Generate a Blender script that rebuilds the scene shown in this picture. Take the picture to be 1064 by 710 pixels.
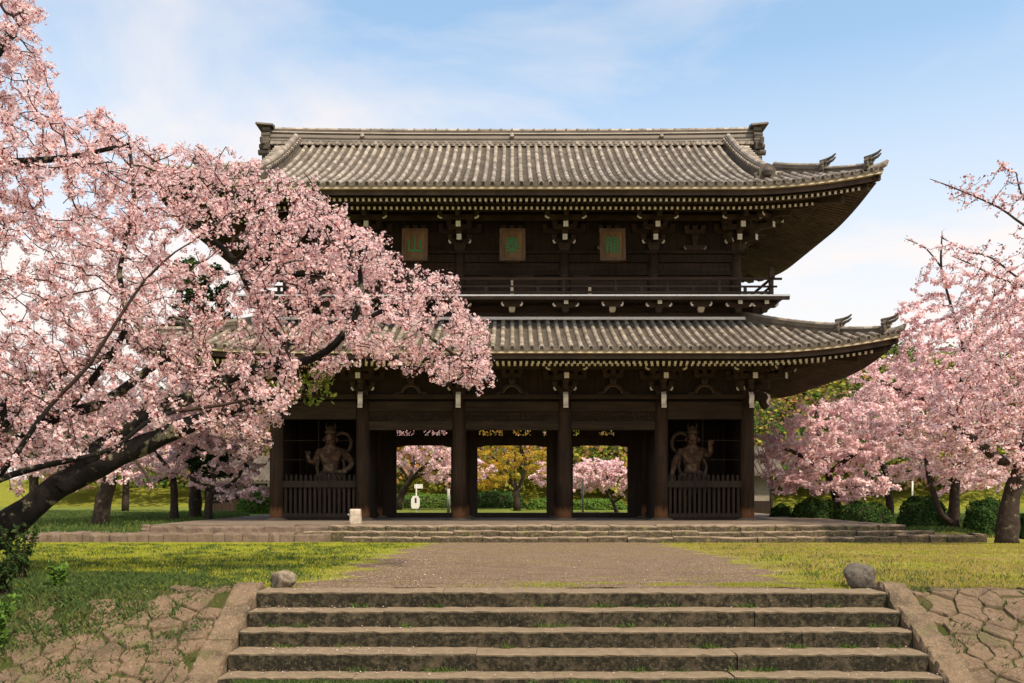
import bpy, math, random
import numpy as np
from mathutils import Vector, Matrix
R = math.radians
rng = np.random.default_rng(7); random.seed(7)
for o in list(bpy.data.objects): bpy.data.objects.remove(o)
S = bpy.context.scene
COL = S.collection
ZC = 1.905            # eye height over the lower ground
FPX = 976.0

# ---------------------------------------------------------------- camera, sky, sun, exposure
cd = bpy.data.cameras.new("camera"); cam = bpy.data.objects.new("camera", cd); COL.objects.link(cam)
cam.location = (0, 0, ZC); cam.rotation_euler = (R(90), 0, 0)
cd.sensor_width = 36; cd.lens = 36 * FPX / 1064; cd.shift_y = 157 / 1064; cd.clip_end = 3000; cd.clip_start = .05
S.camera = cam
SUN_EL, SUN_AZ = R(53), R(38)      # azimuth: degrees to the right of straight behind the camera
sd = Vector((math.sin(SUN_AZ) * math.cos(SUN_EL), -math.cos(SUN_AZ) * math.cos(SUN_EL), math.sin(SUN_EL)))
W = bpy.data.worlds.new("World"); S.world = W; W.use_nodes = True
nt = W.node_tree; nt.nodes.clear()
def N(t, typ, **kw):
    n = t.nodes.new(typ)
    for k, v in kw.items(): setattr(n, k, v)
    return n
wo = N(nt, 'ShaderNodeOutputWorld'); bg = N(nt, 'ShaderNodeBackground'); bg.inputs[1].default_value = .135
sky = N(nt, 'ShaderNodeTexSky', sky_type='NISHITA'); sky.sun_disc = False
sky.sun_elevation = SUN_EL; sky.sun_rotation = math.atan2(sd.x, sd.y); sky.dust_density = 2.0; sky.ozone_density = 1.2
tc = N(nt, 'ShaderNodeTexCoord')
mp = N(nt, 'ShaderNodeMapping'); mp.inputs['Scale'].default_value = (1.1, 1.0, 3.2); mp.inputs['Location'].default_value = (.35, .2, .1)
mp.inputs['Rotation'].default_value = (0, R(18), 0)
nz = N(nt, 'ShaderNodeTexNoise'); nz.inputs['Scale'].default_value = 1.7; nz.inputs['Detail'].default_value = 7; nz.inputs['Roughness'].default_value = .55; nz.inputs['Distortion'].default_value = .5
cr = N(nt, 'ShaderNodeValToRGB'); cr.color_ramp.elements[0].position = .42; cr.color_ramp.elements[1].position = .64
sx = N(nt, 'ShaderNodeSeparateXYZ')
mr = N(nt, 'ShaderNodeMapRange'); mr.inputs[1].default_value = .13; mr.inputs[2].default_value = .42; mr.inputs[3].default_value = .94; mr.inputs[4].default_value = .10
ad = N(nt, 'ShaderNodeMath', operation='MAXIMUM')
ad2 = N(nt, 'ShaderNodeMath', operation='MULTIPLY_ADD'); ad2.inputs[1].default_value = .62
mxc = N(nt, 'ShaderNodeMix', data_type='RGBA'); mxc.inputs[7].default_value = (6.15, 5.6, 5.3, 1)
gain = N(nt, 'ShaderNodeMix', data_type='RGBA', blend_type='MULTIPLY'); gain.inputs[0].default_value = 1; gain.inputs[7].default_value = (1.40, 1.66, 1.58, 1)
L = nt.links.new
L(tc.outputs['Generated'], mp.inputs[0]); L(mp.outputs[0], nz.inputs[0]); L(nz.outputs[0], cr.inputs[0])
L(tc.outputs['Generated'], sx.inputs[0]); L(sx.outputs[2], mr.inputs[0])
L(cr.outputs[0], ad2.inputs[0]); L(mr.outputs[0], ad2.inputs[2])
clampn = N(nt, 'ShaderNodeMath', operation='MINIMUM'); clampn.inputs[1].default_value = .96
L(ad2.outputs[0], clampn.inputs[0]); L(clampn.outputs[0], mxc.inputs[0])
L(sky.outputs[0], gain.inputs[6]); L(gain.outputs[2], mxc.inputs[6]); L(mxc.outputs[2], bg.inputs[0]); L(bg.outputs[0], wo.inputs[0])
sl = bpy.data.lights.new("sun", 'SUN'); so = bpy.data.objects.new("sun", sl); COL.objects.link(so)
sl.energy = 4.3; sl.angle = R(2.5); sl.color = (1, .845, .65)
so.rotation_euler = (-sd).to_track_quat('-Z', 'Y').to_euler(); so.location = sd * 60
S.view_settings.view_transform = 'Standard'; S.view_settings.look = 'None'; S.view_settings.exposure = 0.36; S.view_settings.gamma = 1
S.view_settings.use_curve_mapping = False
try:
    S.cycles.max_bounces = 6; S.cycles.transparent_max_bounces = 4; S.cycles.use_denoising = True
except Exception: pass

# ---------------------------------------------------------------- helpers
def P(px, py, d):
    return ((px - 532) * d / FPX, d, ZC - (py - 512) * d / FPX)

class MB:
    def __init__(s): s.v = []; s.f = []; s.m = []
    def add(s, vs, fs, mat=0):
        b = len(s.v); s.v.extend([tuple(v) for v in vs])
        for i, f in enumerate(fs):
            s.f.append(tuple(b + k for k in f)); s.m.append(mat[i] if isinstance(mat, (list, tuple)) else mat)
    def box(s, x0, x1, y0, y1, z0, z1, mat=0):
        s.add([(x0,y0,z0),(x1,y0,z0),(x1,y1,z0),(x0,y1,z0),(x0,y0,z1),(x1,y0,z1),(x1,y1,z1),(x0,y1,z1)],
              [(0,3,2,1),(4,5,6,7),(0,1,5,4),(1,2,6,5),(2,3,7,6),(3,0,4,7)], mat)
    def beam(s, p0, p1, w, h, mat=0, endmat=None, up=(0,0,1)):
        p0 = Vector(p0); p1 = Vector(p1); t = (p1 - p0).normalized(); up = Vector(up)
        a = t.cross(up).normalized(); b = a.cross(t).normalized()
        vs = []
        for p in (p0, p1):
            for i, j in ((-1,-1),(1,-1),(1,1),(-1,1)): vs.append(p + a * (i * w / 2) + b * (j * h / 2))
        e = mat if endmat is None else endmat
        s.add(vs, [(0,1,2,3),(7,6,5,4),(0,4,5,1),(1,5,6,2),(2,6,7,3),(3,7,4,0)], [e, mat, mat, mat, mat, mat])
    def tube(s, pts, rad, n=8, mat=0, cap=True, jag=0):
        pts = [Vector(p) for p in pts]; m = len(pts); vs = []; fs = []
        t0 = (pts[1] - pts[0]).normalized(); ref = Vector((0,0,1)) if abs(t0.z) < .9 else Vector((1,0,0))
        a = t0.cross(ref).normalized()
        for i in range(m):
            t = (pts[min(i+1, m-1)] - pts[max(i-1, 0)]).normalized()
            a = (a - t * a.dot(t)).normalized(); b = t.cross(a)
            r = rad[i] if hasattr(rad, '__len__') else rad
            for k in range(n):
                q = 2 * math.pi * k / n; vs.append(pts[i] + (a * math.cos(q) + b * math.sin(q)) * (r*(1+random.uniform(-jag, jag)) if jag else r))
        for i in range(m - 1):
            for k in range(n):
                k2 = (k + 1) % n; fs.append((i*n+k, i*n+k2, (i+1)*n+k2, (i+1)*n+k))
        if cap: fs.append(tuple(range(n-1, -1, -1))); fs.append(tuple((m-1)*n + k for k in range(n)))
        s.add(vs, fs, mat)
    def prism(s, poly, y0, y1, mat=0, fn=None, frontmat=None):
        """poly of (u, w) extruded from depth y0 to y1; fn maps (u, y, w) to a point"""
        fn = fn or (lambda u, y, w: (u, y, w)); n = len(poly)
        vs = [fn(u, y0, w) for u, w in poly] + [fn(u, y1, w) for u, w in poly]
        fs = [tuple(range(n)), tuple(range(2*n-1, n-1, -1))] + [(k, n+k, n+(k+1) % n, (k+1) % n) for k in range(n)]
        s.add(vs, fs, [mat if frontmat is None else frontmat] + [mat] * (n + 1))
    def lathe(s, prof, c, n=16, mat=0):
        vs = []; fs = []; m = len(prof)
        for r, z in prof:
            for k in range(n):
                q = 2*math.pi*k/n; vs.append((c[0]+r*math.cos(q), c[1]+r*math.sin(q), c[2]+z))
        for i in range(m-1):
            for k in range(n):
                k2 = (k+1) % n; fs.append((i*n+k, i*n+k2, (i+1)*n+k2, (i+1)*n+k))
        fs.append(tuple(range(n-1,-1,-1))); fs.append(tuple((m-1)*n+k for k in range(n)))
        s.add(vs, fs, mat)
    def build(s, name, mats, parent=None, smooth=False, recalc=False):
        me = bpy.data.meshes.new(name); me.from_pydata(s.v, [], s.f)
        for m in (mats if isinstance(mats, (list, tuple)) else [mats]): me.materials.append(m)
        me.polygons.foreach_set('material_index', np.array(s.m, dtype=np.int32))
        if smooth: me.polygons.foreach_set('use_smooth', np.ones(len(s.f), dtype=bool))
        me.update()
        if recalc:
            import bmesh
            bm = bmesh.new(); bm.from_mesh(me); bmesh.ops.recalc_face_normals(bm, faces=bm.faces); bm.to_mesh(me); bm.free()
        o = bpy.data.objects.new(name, me); COL.objects.link(o)
        if parent: o.parent = parent
        return o

def np_mesh(name, verts, nper, mats, midx=None, parent=None, smooth=False):
    """mesh whose faces are all nper-gons over consecutive vertices (islands)"""
    verts = np.asarray(verts, dtype=np.float32).reshape(-1, 3); n = len(verts) // nper
    me = bpy.data.meshes.new(name); me.vertices.add(len(verts)); me.vertices.foreach_set('co', verts.ravel())
    me.loops.add(n * nper); me.loops.foreach_set('vertex_index', np.arange(n * nper, dtype=np.int32))
    me.polygons.add(n); me.polygons.foreach_set('loop_start', np.arange(0, n * nper, nper, dtype=np.int32))
    for m in mats: me.materials.append(m)
    if midx is not None: me.polygons.foreach_set('material_index', np.asarray(midx, dtype=np.int32))
    me.update(calc_edges=True)
    o = bpy.data.objects.new(name, me); COL.objects.link(o)
    if parent: o.parent = parent
    return o

def thing(name, label, cat, loc=(0,0,0), group=None):
    o = bpy.data.objects.new(name, None); COL.objects.link(o); o.location = loc; o.empty_display_size = .2
    o['label'] = label; o['category'] = cat
    if group: o['group'] = group
    return o
def tag(o, label, cat, group=None):
    o['label'] = label; o['category'] = cat
    if group: o['group'] = group
    return o
def kind(o, k): o['kind'] = k; return o
def local(o):
    """move a mesh child's vertices into its parent's frame (children are modelled in world coordinates)"""
    if o.parent: o.matrix_parent_inverse = Matrix.Translation(-Vector(o.parent.location))
    return o

# ---------------------------------------------------------------- materials
def mat(name, build):
    m = bpy.data.materials.new(name); m.use_nodes = True; t = m.node_tree; t.nodes.clear()
    out = N(t, 'ShaderNodeOutputMaterial'); b = N(t, 'ShaderNodeBsdfPrincipled'); t.links.new(b.outputs[0], out.inputs[0])
    b.inputs['Roughness'].default_value = .8; b.inputs['Specular IOR Level'].default_value = .25
    build(t, b, out); return m
def ramp(t, src, stops):
    c = N(t, 'ShaderNodeValToRGB'); el = c.color_ramp.elements
    while len(el) < len(stops): el.new(.5)
    for e, (p, col) in zip(el, stops): e.position = p; e.color = (*col, 1) if len(col) == 3 else col
    t.links.new(src, c.inputs[0]); return c.outputs[0]
def noise(t, scale, detail=5, rough=.6, vec=None, stretch=None, dist=0, coord='Object'):
    n = N(t, 'ShaderNodeTexNoise'); n.inputs['Scale'].default_value = scale; n.inputs['Detail'].default_value = detail
    n.inputs['Roughness'].default_value = rough; n.inputs['Distortion'].default_value = dist
    c = N(t, 'ShaderNodeTexCoord'); m = N(t, 'ShaderNodeMapping')
    if stretch: m.inputs['Scale'].default_value = stretch
    t.links.new(c.outputs[coord], m.inputs[0]); t.links.new(m.outputs[0], n.inputs[0]); return n.outputs[0]
def mix(t, fac, a, b, blend='MIX'):
    n = N(t, 'ShaderNodeMix', data_type='RGBA', blend_type=blend)
    for i, v in ((0, fac), (6, a), (7, b)):
        if hasattr(v, 'is_linked'): t.links.new(v, n.inputs[i])
        elif i == 0: n.inputs[0].default_value = v
        else: n.inputs[i].default_value = (*v, 1)
    return n.outputs[2]
def bump(t, b, h, strength=.4, dist=.02):
    n = N(t, 'ShaderNodeBump'); n.inputs['Strength'].default_value = strength; n.inputs['Distance'].default_value = dist
    t.links.new(h, n.inputs['Height']); t.links.new(n.outputs[0], b.inputs['Normal'])
def maprange(t, src, a, b, c=0, d=1):
    n = N(t, 'ShaderNodeMapRange'); t.links.new(src, n.inputs[0])
    for i, v in enumerate((a, b, c, d)): n.inputs[i+1].default_value = v
    return n.outputs[0]
def math_(t, op, a, b):
    n = N(t, 'ShaderNodeMath', operation=op)
    for i, v in enumerate((a, b)):
        if hasattr(v, 'is_linked'): t.links.new(v, n.inputs[i])
        else: n.inputs[i].default_value = v
    return n.outputs[0]
def axis(t, k, coord='Object'):
    c = N(t, 'ShaderNodeTexCoord'); s = N(t, 'ShaderNodeSeparateXYZ'); t.links.new(c.outputs[coord], s.inputs[0]); return s.outputs[k]

def wood(name, c0, c1, stretch=(9, 9, .7), sunlit_foot=None):
    def f(t, b, out):
        n1 = noise(t, 1.0, 6, .65, stretch=stretch); n2 = noise(t, .7, 3)
        col = ramp(t, n1, [(.3, c0), (.75, c1)])
        col = mix(t, ramp(t, n2, [(.4, (0,0,0)), (.7, (.5,.5,.5))]), col, tuple(.55*x for x in c0))
        if sunlit_foot:    # sunlight low on the posts put into the colour, ragged upper edge
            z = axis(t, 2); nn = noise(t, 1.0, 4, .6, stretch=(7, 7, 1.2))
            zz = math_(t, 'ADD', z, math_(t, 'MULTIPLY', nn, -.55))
            col = mix(t, maprange(t, zz, .75, 1.05, .8, 0), col, sunlit_foot)
        t.links.new(col, b.inputs['Base Color']); bump(t, b, n1, .35, .02)
    return mat(name, f)
M = {}
M['wood'] = wood('dark_wood', (.020, .012, .007), (.055, .034, .020))
M['column'] = wood('column_wood', (.022, .013, .008), (.075, .043, .024), sunlit_foot=(.36, .17, .08))
M['beam'] = wood('beam_wood', (.022, .014, .008), (.07, .046, .027), stretch=(.7, 9, 9))
M['rafter'] = wood('rafter_wood', (.035, .022, .014), (.095, .062, .042), stretch=(2, 2, 2))
M['rafter_light'] = wood('weathered_rafter', (.06, .042, .030), (.16, .112, .08), stretch=(2, 2, 2))
M['redwood'] = wood('red_wood', (.030, .018, .011), (.085, .05, .032), stretch=(.7, 9, 9))
M['greywood'] = wood('pale_wood', (.22, .15, .10), (.40, .29, .20), stretch=(.8, 8, 8))
def f(t, b, out):
    n = noise(t, 6, 4); t.links.new(ramp(t, n, [(.22, (.72,.64,.55)), (.5, (.93,.89,.84))]), b.inputs['Base Color'])
M['white'] = mat('white_paint', f)
def f(t, b, out):
    g = N(t, 'ShaderNodeNewGeometry'); n = noise(t, 1.3, 5); n2 = noise(t, 14, 4)
    col = ramp(t, g.outputs['Random Per Island'], [(0, (.17,.138,.108)), (.5, (.30,.248,.197)), (1, (.44,.375,.305))])
    col = mix(t, ramp(t, n, [(.42, (0,0,0)), (.7, (.55,.55,.55))]), col, (.17,.14,.105))
    col = mix(t, ramp(t, n2, [(.5, (0,0,0)), (.7, (.4,.4,.4))]), col, (.12,.10,.08))
    t.links.new(col, b.inputs['Base Color']); b.inputs['Roughness'].default_value = .6; bump(t, b, n2, .25, .01)
M['tile'] = mat('roof_tile', f)
def f(t, b, out):
    n = noise(t, 1.6, 5); n2 = noise(t, 10, 4)
    col = ramp(t, n, [(.3, (.06,.048,.036)), (.7, (.14,.112,.085))])
    col = mix(t, ramp(t, n2, [(.5, (0,0,0)), (.7, (.5,.5,.5))]), col, (.08,.066,.05))
    t.links.new(col, b.inputs['Base Color']); bump(t, b, n2, .3, .01)
M['tile_dark'] = mat('weathered_tile', f)
M['edge'] = wood('eave_board', (.42, .33, .21), (.62, .51, .35), stretch=(.5, 3, 3))
def stone(name, base, dark, lichen, scale=1.0, moss=None, riser=False):
    def f(t, b, out):
        n1 = noise(t, 2.2*scale, 6, .65); n2 = noise(t, 11*scale, 6, .7); n3 = noise(t, 40*scale, 3)
        col = ramp(t, n2, [(.3, tuple(.6*x for x in base)), (.7, base)])
        if riser:   # black lichen that grows on upright faces
            g = N(t, 'ShaderNodeNewGeometry'); s = N(t, 'ShaderNodeSeparateXYZ'); t.links.new(g.outputs['True Normal'], s.inputs[0])
            up = maprange(t, s.outputs[2], .3, .8, 1, .0)
            fac = math_(t, 'MULTIPLY', up, maprange(t, math_(t, 'ADD', math_(t,'MULTIPLY',n1,.35), math_(t,'MULTIPLY',n2,.65)), .36, .52, .55, 1))
            nf = noise(t, 24*scale, 5, .75); drk = ramp(t, nf, [(.36, tuple(.55*x for x in dark)), (.52, dark), (.68, tuple(4.2*x for x in dark))])
            col = mix(t, fac, col, drk)
        else:
            col = mix(t, ramp(t, n1, [(.45, (0,0,0)), (.62, (.75,.75,.75))]), col, dark)
        col = mix(t, ramp(t, n3, [(.62 if riser else .54, (0,0,0)), (.74, (.35,.35,.35) if riser else (.6,.6,.6))]), col, lichen)
        if moss:
            n4 = noise(t, 3.1*scale, 5, .7, stretch=(1, 1, 1)); col = mix(t, ramp(t, n4, [(.56, (0,0,0)), (.68, (.8,.8,.8))]), col, moss)
        t.links.new(col, b.inputs['Base Color']); b.inputs['Roughness'].default_value = .95
        bump(t, b, n2, .6, .03)
    return mat(name, f)
M['step'] = stone('step_stone', (.245,.178,.112), (.018,.015,.008), (.38,.30,.21), riser=True)
M['cheek'] = stone('cheek_stone', (.20,.135,.082), (.055,.04,.022), (.40,.32,.23), 1.4, moss=(.10,.09,.03))
M['paving'] = stone('paving_stone', (.185,.122,.074), (.075,.052,.032), (.31,.225,.15), moss=(.095,.10,.03))
M['ledge'] = stone('ledge_stone', (.34,.245,.17), (.05,.04,.022), (.42,.33,.25), moss=(.19,.17,.06), riser=True)
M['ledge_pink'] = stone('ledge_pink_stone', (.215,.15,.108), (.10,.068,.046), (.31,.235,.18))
M['rock'] = stone('rock_stone', (.30,.23,.16), (.022,.018,.012), (.50,.42,.32), 3.4)
M['paleblock'] = stone('pale_stone', (.60,.50,.39), (.36,.28,.20), (.66,.57,.46), 2.0)
# ---------------------------------------------------------------- ground, lawn, path, paving
FLOOR = ZC - 1.17
SX0, SX1 = -2.77, 4.065                        # the flight of steps
DS = [10.19, 9.855, 9.545, 9.153, 8.85]        # distances of its five nosings
LOWZ = .12
def smooth(a, b, x):
    t = min(1, max(0, (x - a) / (b - a))); return t*t*(3-2*t)
def lerp_table(tab, x):
    for (a, va), (b, vb) in zip(tab, tab[1:]):
        if x <= b: return va + (vb - va) * max(0, (x - a) / (b - a))
    return tab[-1][1]
def gz(x, y):
    if SX0 - .06 < x < SX1 + .06 and y < 10.3: return LOWZ - .02
    bank = lerp_table([(8.2, .04), (8.8, .09), (9.6, .46), (10.32, .80), (11.0, .825)], y) if y < 11 else lerp_table([(11, .825), (22, .52), (32.4, .145), (33.2, .15)], y)
    if x < -6 and y < 12:                      # the bank softens into a grassy hump on the left
        k = smooth(-6, -9, x); bank = bank*(1-k) + k*lerp_table([(6, .35), (9.5, .75), (12, .82)], y)
    if y > 33.2:
        side = .43 + .17*smooth(35, 39, y) if x < 0 else .47
        w = smooth(33.3, 33.55, y) if -17 < x < 16.6 else smooth(32.5, 37, y)
        bank = bank*(1-w) + side*w
        if y > 90: bank += (y-90)*.02
    n = .035*math.sin(x*.9+y*.33)*math.sin(y*.7-x*.21) if y > 11 else .012*math.sin(x*3+y*4)
    return bank + n*(0 if 32 < y < 34 and -17.5 < x < 17 else 1)
xs = sorted(set([-400,-250,-150,-100,-70] + list(np.round(np.linspace(-50,50,101),3)) + list(np.round(np.linspace(-9,9,91),3)) + [70,100,150,250,400, SX0-.07, SX0-.05, SX1+.05, SX1+.07]))
ys = sorted(set([-60,-30,-10,0,3,5,6,7] + list(np.round(np.linspace(7.5,13,56),3)) + list(np.round(np.linspace(13,33,41),3)) + [10.29,10.31] + list(np.round(np.linspace(33,34,9),3)) + list(np.linspace(34,60,27)) + [65,70,80,90,110,140,200,300,500]))
mb = MB(); nx = len(xs)
mb.v = [(x, y, gz(x, y)) for y in ys for x in xs]
mb.f = [(j*nx+i, j*nx+i+1, (j+1)*nx+i+1, (j+1)*nx+i) for j in range(len(ys)-1) for i in range(nx-1)]; mb.m = [0]*len(mb.f)
def f(t, b, out):
    n1 = noise(t, .22, 6, .6); n2 = noise(t, 1.3, 6, .7); n3 = noise(t, 26, 4, .7)
    x = axis(t, 0); y = axis(t, 1)
    col = ramp(t, n2, [(.3, (.15,.165,.02)), (.48, (.28,.28,.032)), (.68, (.38,.34,.05))])
    dry = math_(t, 'MULTIPLY', maprange(t, math_(t, 'ADD', x, math_(t,'MULTIPLY',n1,5)), 3, 8), maprange(t, n2, .36, .6))
    col = mix(t, dry, col, (.36,.25,.10))
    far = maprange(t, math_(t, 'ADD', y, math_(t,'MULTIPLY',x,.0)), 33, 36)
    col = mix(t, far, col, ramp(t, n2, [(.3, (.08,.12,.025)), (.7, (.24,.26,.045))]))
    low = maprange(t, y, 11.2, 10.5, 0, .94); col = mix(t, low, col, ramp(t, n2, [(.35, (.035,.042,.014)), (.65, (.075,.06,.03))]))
    col = mix(t, ramp(t, n3, [(.35, (.5,.5,.5)), (.65, (0,0,0))]), col, (.06,.07,.015))
    t.links.new(col, b.inputs['Base Color']); b.inputs['Roughness'].default_value = 1; b.inputs['Specular IOR Level'].default_value = .05
    bump(t, b, n3, .8, .05)
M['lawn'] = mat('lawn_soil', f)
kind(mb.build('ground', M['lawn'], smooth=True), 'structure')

def path_x(y):
    u = (y - 10.6) / 22.0
    l = -2.35 - .75*u - .6*math.sin(u*3.1)*(1-u) ; r = 3.55 + 2.2*u + .25*math.sin(u*5)
    jag = .22*math.sin(y*2.7) + .14*math.sin(y*6.1+1) + .10*math.sin(y*13.3)
    return l + jag, r - jag*.9
mb = MB(); rows = list(np.linspace(10.62, 32.95, 150)); nc = 13
for y in rows:
    l, r = path_x(y)
    for i in range(nc):
        x = l + (r-l)*i/(nc-1); mb.v.append((x, y, gz(x, y) + (.012 if 0 < i < nc-1 else -.02) + .0))
mb.f = [(j*nc+i, j*nc+i+1, (j+1)*nc+i+1, (j+1)*nc+i) for j in range(len(rows)-1) for i in range(nc-1)]; mb.m = [0]*len(mb.f)
def f(t, b, out):
    n1 = noise(t, .8, 6, .65); n2 = noise(t, 30, 5, .75); n3 = noise(t, 95, 3, .6); n4 = noise(t, 2.4, 5, .7, stretch=(.5, 1.5, 1))
    col = ramp(t, n2, [(.38, (.07,.045,.03)), (.5, (.20,.135,.088)), (.64, (.38,.27,.185))])
    col = mix(t, ramp(t, n1, [(.4, (0,0,0)), (.7, (.45,.45,.45))]), col, (.16,.11,.078))
    n5 = noise(t, 4.5, 6, .75, stretch=(.5, 1.5, 1)); col = mix(t, ramp(t, n5, [(.40, (.75,.75,.75)), (.54, (0,0,0))]), col, (.12,.078,.05))
    col = mix(t, ramp(t, n4, [(.60, (0,0,0)), (.72, (.7,.7,.7))]), col, (.24,.22,.05))
    col = mix(t, ramp(t, n3, [(.58, (0,0,0)), (.7, (.6,.6,.6))]), col, (.55,.45,.36))
    t.links.new(col, b.inputs['Base Color']); b.inputs['Roughness'].default_value = 1; b.inputs['Specular IOR Level'].default_value = .05
    bump(t, b, n2, .9, .03)
M['gravel'] = mat('gravel', f)
kind(mb.build('path', M['gravel'], smooth=True), 'structure')

# irregular paving on the banks either side of the steps: Voronoi stones, each one a slightly domed slab
def clip(poly, mid, nrm):
    res = []
    for i in range(len(poly)):
        a, b = poly[i], poly[(i+1) % len(poly)]
        da = (a[0]-mid[0])*nrm[0] + (a[1]-mid[1])*nrm[1]; db = (b[0]-mid[0])*nrm[0] + (b[1]-mid[1])*nrm[1]
        if da <= 0: res.append(a)
        if da * db < 0:
            k = da/(da-db); res.append((a[0]+(b[0]-a[0])*k, a[1]+(b[1]-a[1])*k))
    return res
def pavers(x0, x1, y0, y1, sx, sy, keep, rnd):
    pts = []
    ny = int((y1-y0)/sy)
    for j in range(ny+1):
        x = x0 + (j % 2)*sx*.5
        while x < x1:
            pts.append((x + rnd.uniform(-.32, .32)*sx, y0 + j*sy + rnd.uniform(-.3, .3)*sy)); x += sx*rnd.uniform(.75, 1.35)
    mb = MB()
    for i, p in enumerate(pts):
        if not keep(*p): continue
        poly = [(p[0]-1, p[1]-.7), (p[0]+1, p[1]-.7), (p[0]+1, p[1]+.7), (p[0]-1, p[1]+.7)]
        for k, q in enumerate(pts):
            if k == i or abs(q[0]-p[0]) > 1.6 or abs(q[1]-p[1]) > 1.1: continue
            poly = clip(poly, ((p[0]+q[0])/2, (p[1]+q[1])/2), (q[0]-p[0], q[1]-p[1]))
            if len(poly) < 3: break
        if len(poly) < 3: continue
        cx = sum(a for a, _ in poly)/len(poly); cy = sum(b for _, b in poly)/len(poly)
        fine = []
        for a, b in zip(poly, poly[1:] + poly[:1]):
            for u in (0, .33, .67):
                fine.append((a[0]+(b[0]-a[0])*u + rnd.uniform(-.014, .014), a[1]+(b[1]-a[1])*u + rnd.uniform(-.012, .012)))
        h = rnd.uniform(.008, .036); tx, ty = rnd.uniform(-.06, .06), rnd.uniform(-.08, .04); vs = []; n = len(fine)
        for sc, dz in ((.93, -.10), (.92, h*.5), (.885, h*.92), (.76, h), (.35, h*1.0)):
            for a, b in fine:
                X = cx+(a-cx)*sc; Y = cy+(b-cy)*sc
                vs.append((X, Y, gz(X, Y) + dz + (X-cx)*tx + (Y-cy)*ty + (rnd.uniform(-.006, .006) if dz > 0 else 0)))
        fs = [(r*n+k, r*n+(k+1) % n, (r+1)*n+(k+1) % n, (r+1)*n+k) for r in range(4) for k in range(n)] + [tuple(4*n+k for k in range(n))]
        mb.add(vs, fs)
    return mb
rnd = random.Random(3)
def keepL(x, y): return -5.4 - .5*math.sin(y*4) < x < -3.13 and 8.3 < y < 10.65 and (x > -4.5 or y < 9.9) and not (y > 10.2 and x < -3.9)
def keepR(x, y): return 4.40 < x < 9 and 8.3 < y < 10.65
kind(pavers(-6.2, -2.75, 8.0, 11.0, .27, .175, keepL, rnd).build('paving', M['paving']), 'structure')
kind(pavers(4.1, 9.2, 8.0, 11.0, .29, .18, keepR, rnd).build('paving', M['paving']), 'structure')

# ---------------------------------------------------------------- stone steps in front
def rough_block(mb, x0, x1, y0, y1, z0, z1, rnd, seg=.08, jit=.007, bev=.020, mat=0, top=None):
    """hewn block swept along x; worn arrises; top(y) may tilt its upper face"""
    n = max(2, int((x1-x0)/seg)); prof = [(y0, z0), (y0, z1-bev), (y0+bev*.35, z1-bev*.3), (y0+bev*1.2, z1), ((y0+y1)/2, z1), (y1-bev, z1), (y1, z1-bev), (y1, z0)]
    m = len(prof); vs = []
    for i in range(n+1):
        x = x0 + (x1-x0)*i/n; w = rnd.uniform(-1, 1)*jit; chip = (rnd.random() < .12)*rnd.uniform(.2, 1)*bev
        for k, (y, z) in enumerate(prof):
            e = .12 if i in (0, n) and k in (1,2,3,4,5,6) else 0
            dz = -bev*e*.6 + (w*.6 if 1 <= k <= 6 else 0) + rnd.uniform(-.35, .35)*jit*(1 <= k <= 6)
            dy = w*(k in (0,1,2)) + (chip if k in (1,2) else 0)
            zz = z + (top(y) if top and k in (1,2,3,4,5,6) else 0)
            vs.append((x, y+dy, zz + dz - (chip*.5 if k == 3 else 0)))
    fs = [(i*m+k, (i+1)*m+k, (i+1)*m+(k+1) % m, i*m+(k+1) % m) for i in range(n) for k in range(m)]
    fs += [tuple(range(m-1, -1, -1)), tuple(n*m+k for k in range(m))]
    mb.add(vs, [tuple(reversed(q)) for q in fs], mat)
stairs = thing('stone_staircase', 'broad flight of mossy stone steps with sloping side curbs in the foreground', 'steps', ((SX0+SX1)/2, 9.5, LOWZ))
joints = [[-.75, 1.45, 3.25], [-1.35, .95, 2.55], [-1.0, 1.45, 2.95], [-.35, 1.05, 2.2], [-1.5, .4, 2.1, 3.2]]
rnd = random.Random(5)
for k, d in enumerate(DS):
    top = .825 - .165*k; back = (DS[k-1] if k else 10.62) + .04
    mb = MB(); xsj = [SX0] + joints[k] + [SX1]
    for a, b in zip(xsj, xsj[1:]):
        rough_block(mb, a+.0015, b-.0015, d + rnd.uniform(-.008, .008), back, LOWZ-.1 if k else top-.19, top + rnd.uniform(-.006, .006), rnd)
    local(mb.build('step', M['step'], stairs))
for x0, x1, jy in ((SX0-.31, SX0-.005, 9.42), (SX1+.005, SX1+.30, 9.32)):
    mb = MB(); slope = .66/(DS[0]-DS[4]+ .05)
    def tz(y): return .905 - max(0, 10.36 - y)*.49 + max(0, min(.2, y-10.36))*-.05
    for ya, yb in ((8.55, jy-.004), (jy+.004, 10.6)):
        nseg = 18; vs = []; prof_x = [x0, x0+.004, x0+.03, (x0+x1)/2, x1-.03, x1-.004, x1]; m = 7
        for i in range(nseg+1):
            y = ya + (yb-ya)*i/nseg
            for q, x in enumerate(prof_x):
                z = -.05 if q in (0, 6) else tz(y) - (.04 if q in (1, 5) else 0) + rnd.uniform(-.016, .016) - (.02 if i in (0, nseg) else 0)
                vs.append((x + rnd.uniform(-.014, .014)*(q not in (0, 6)), y, z))
        fs = [(i*m+q, i*m+q+1, (i+1)*m+q+1, (i+1)*m+q) for i in range(nseg) for q in range(m-1)]
        fs += [tuple(range(m-1, -1, -1)), tuple(nseg*m+q for q in range(m))]
        mb.add(vs, fs)
    local(mb.build('side_curb', M['cheek'], stairs))

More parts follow.
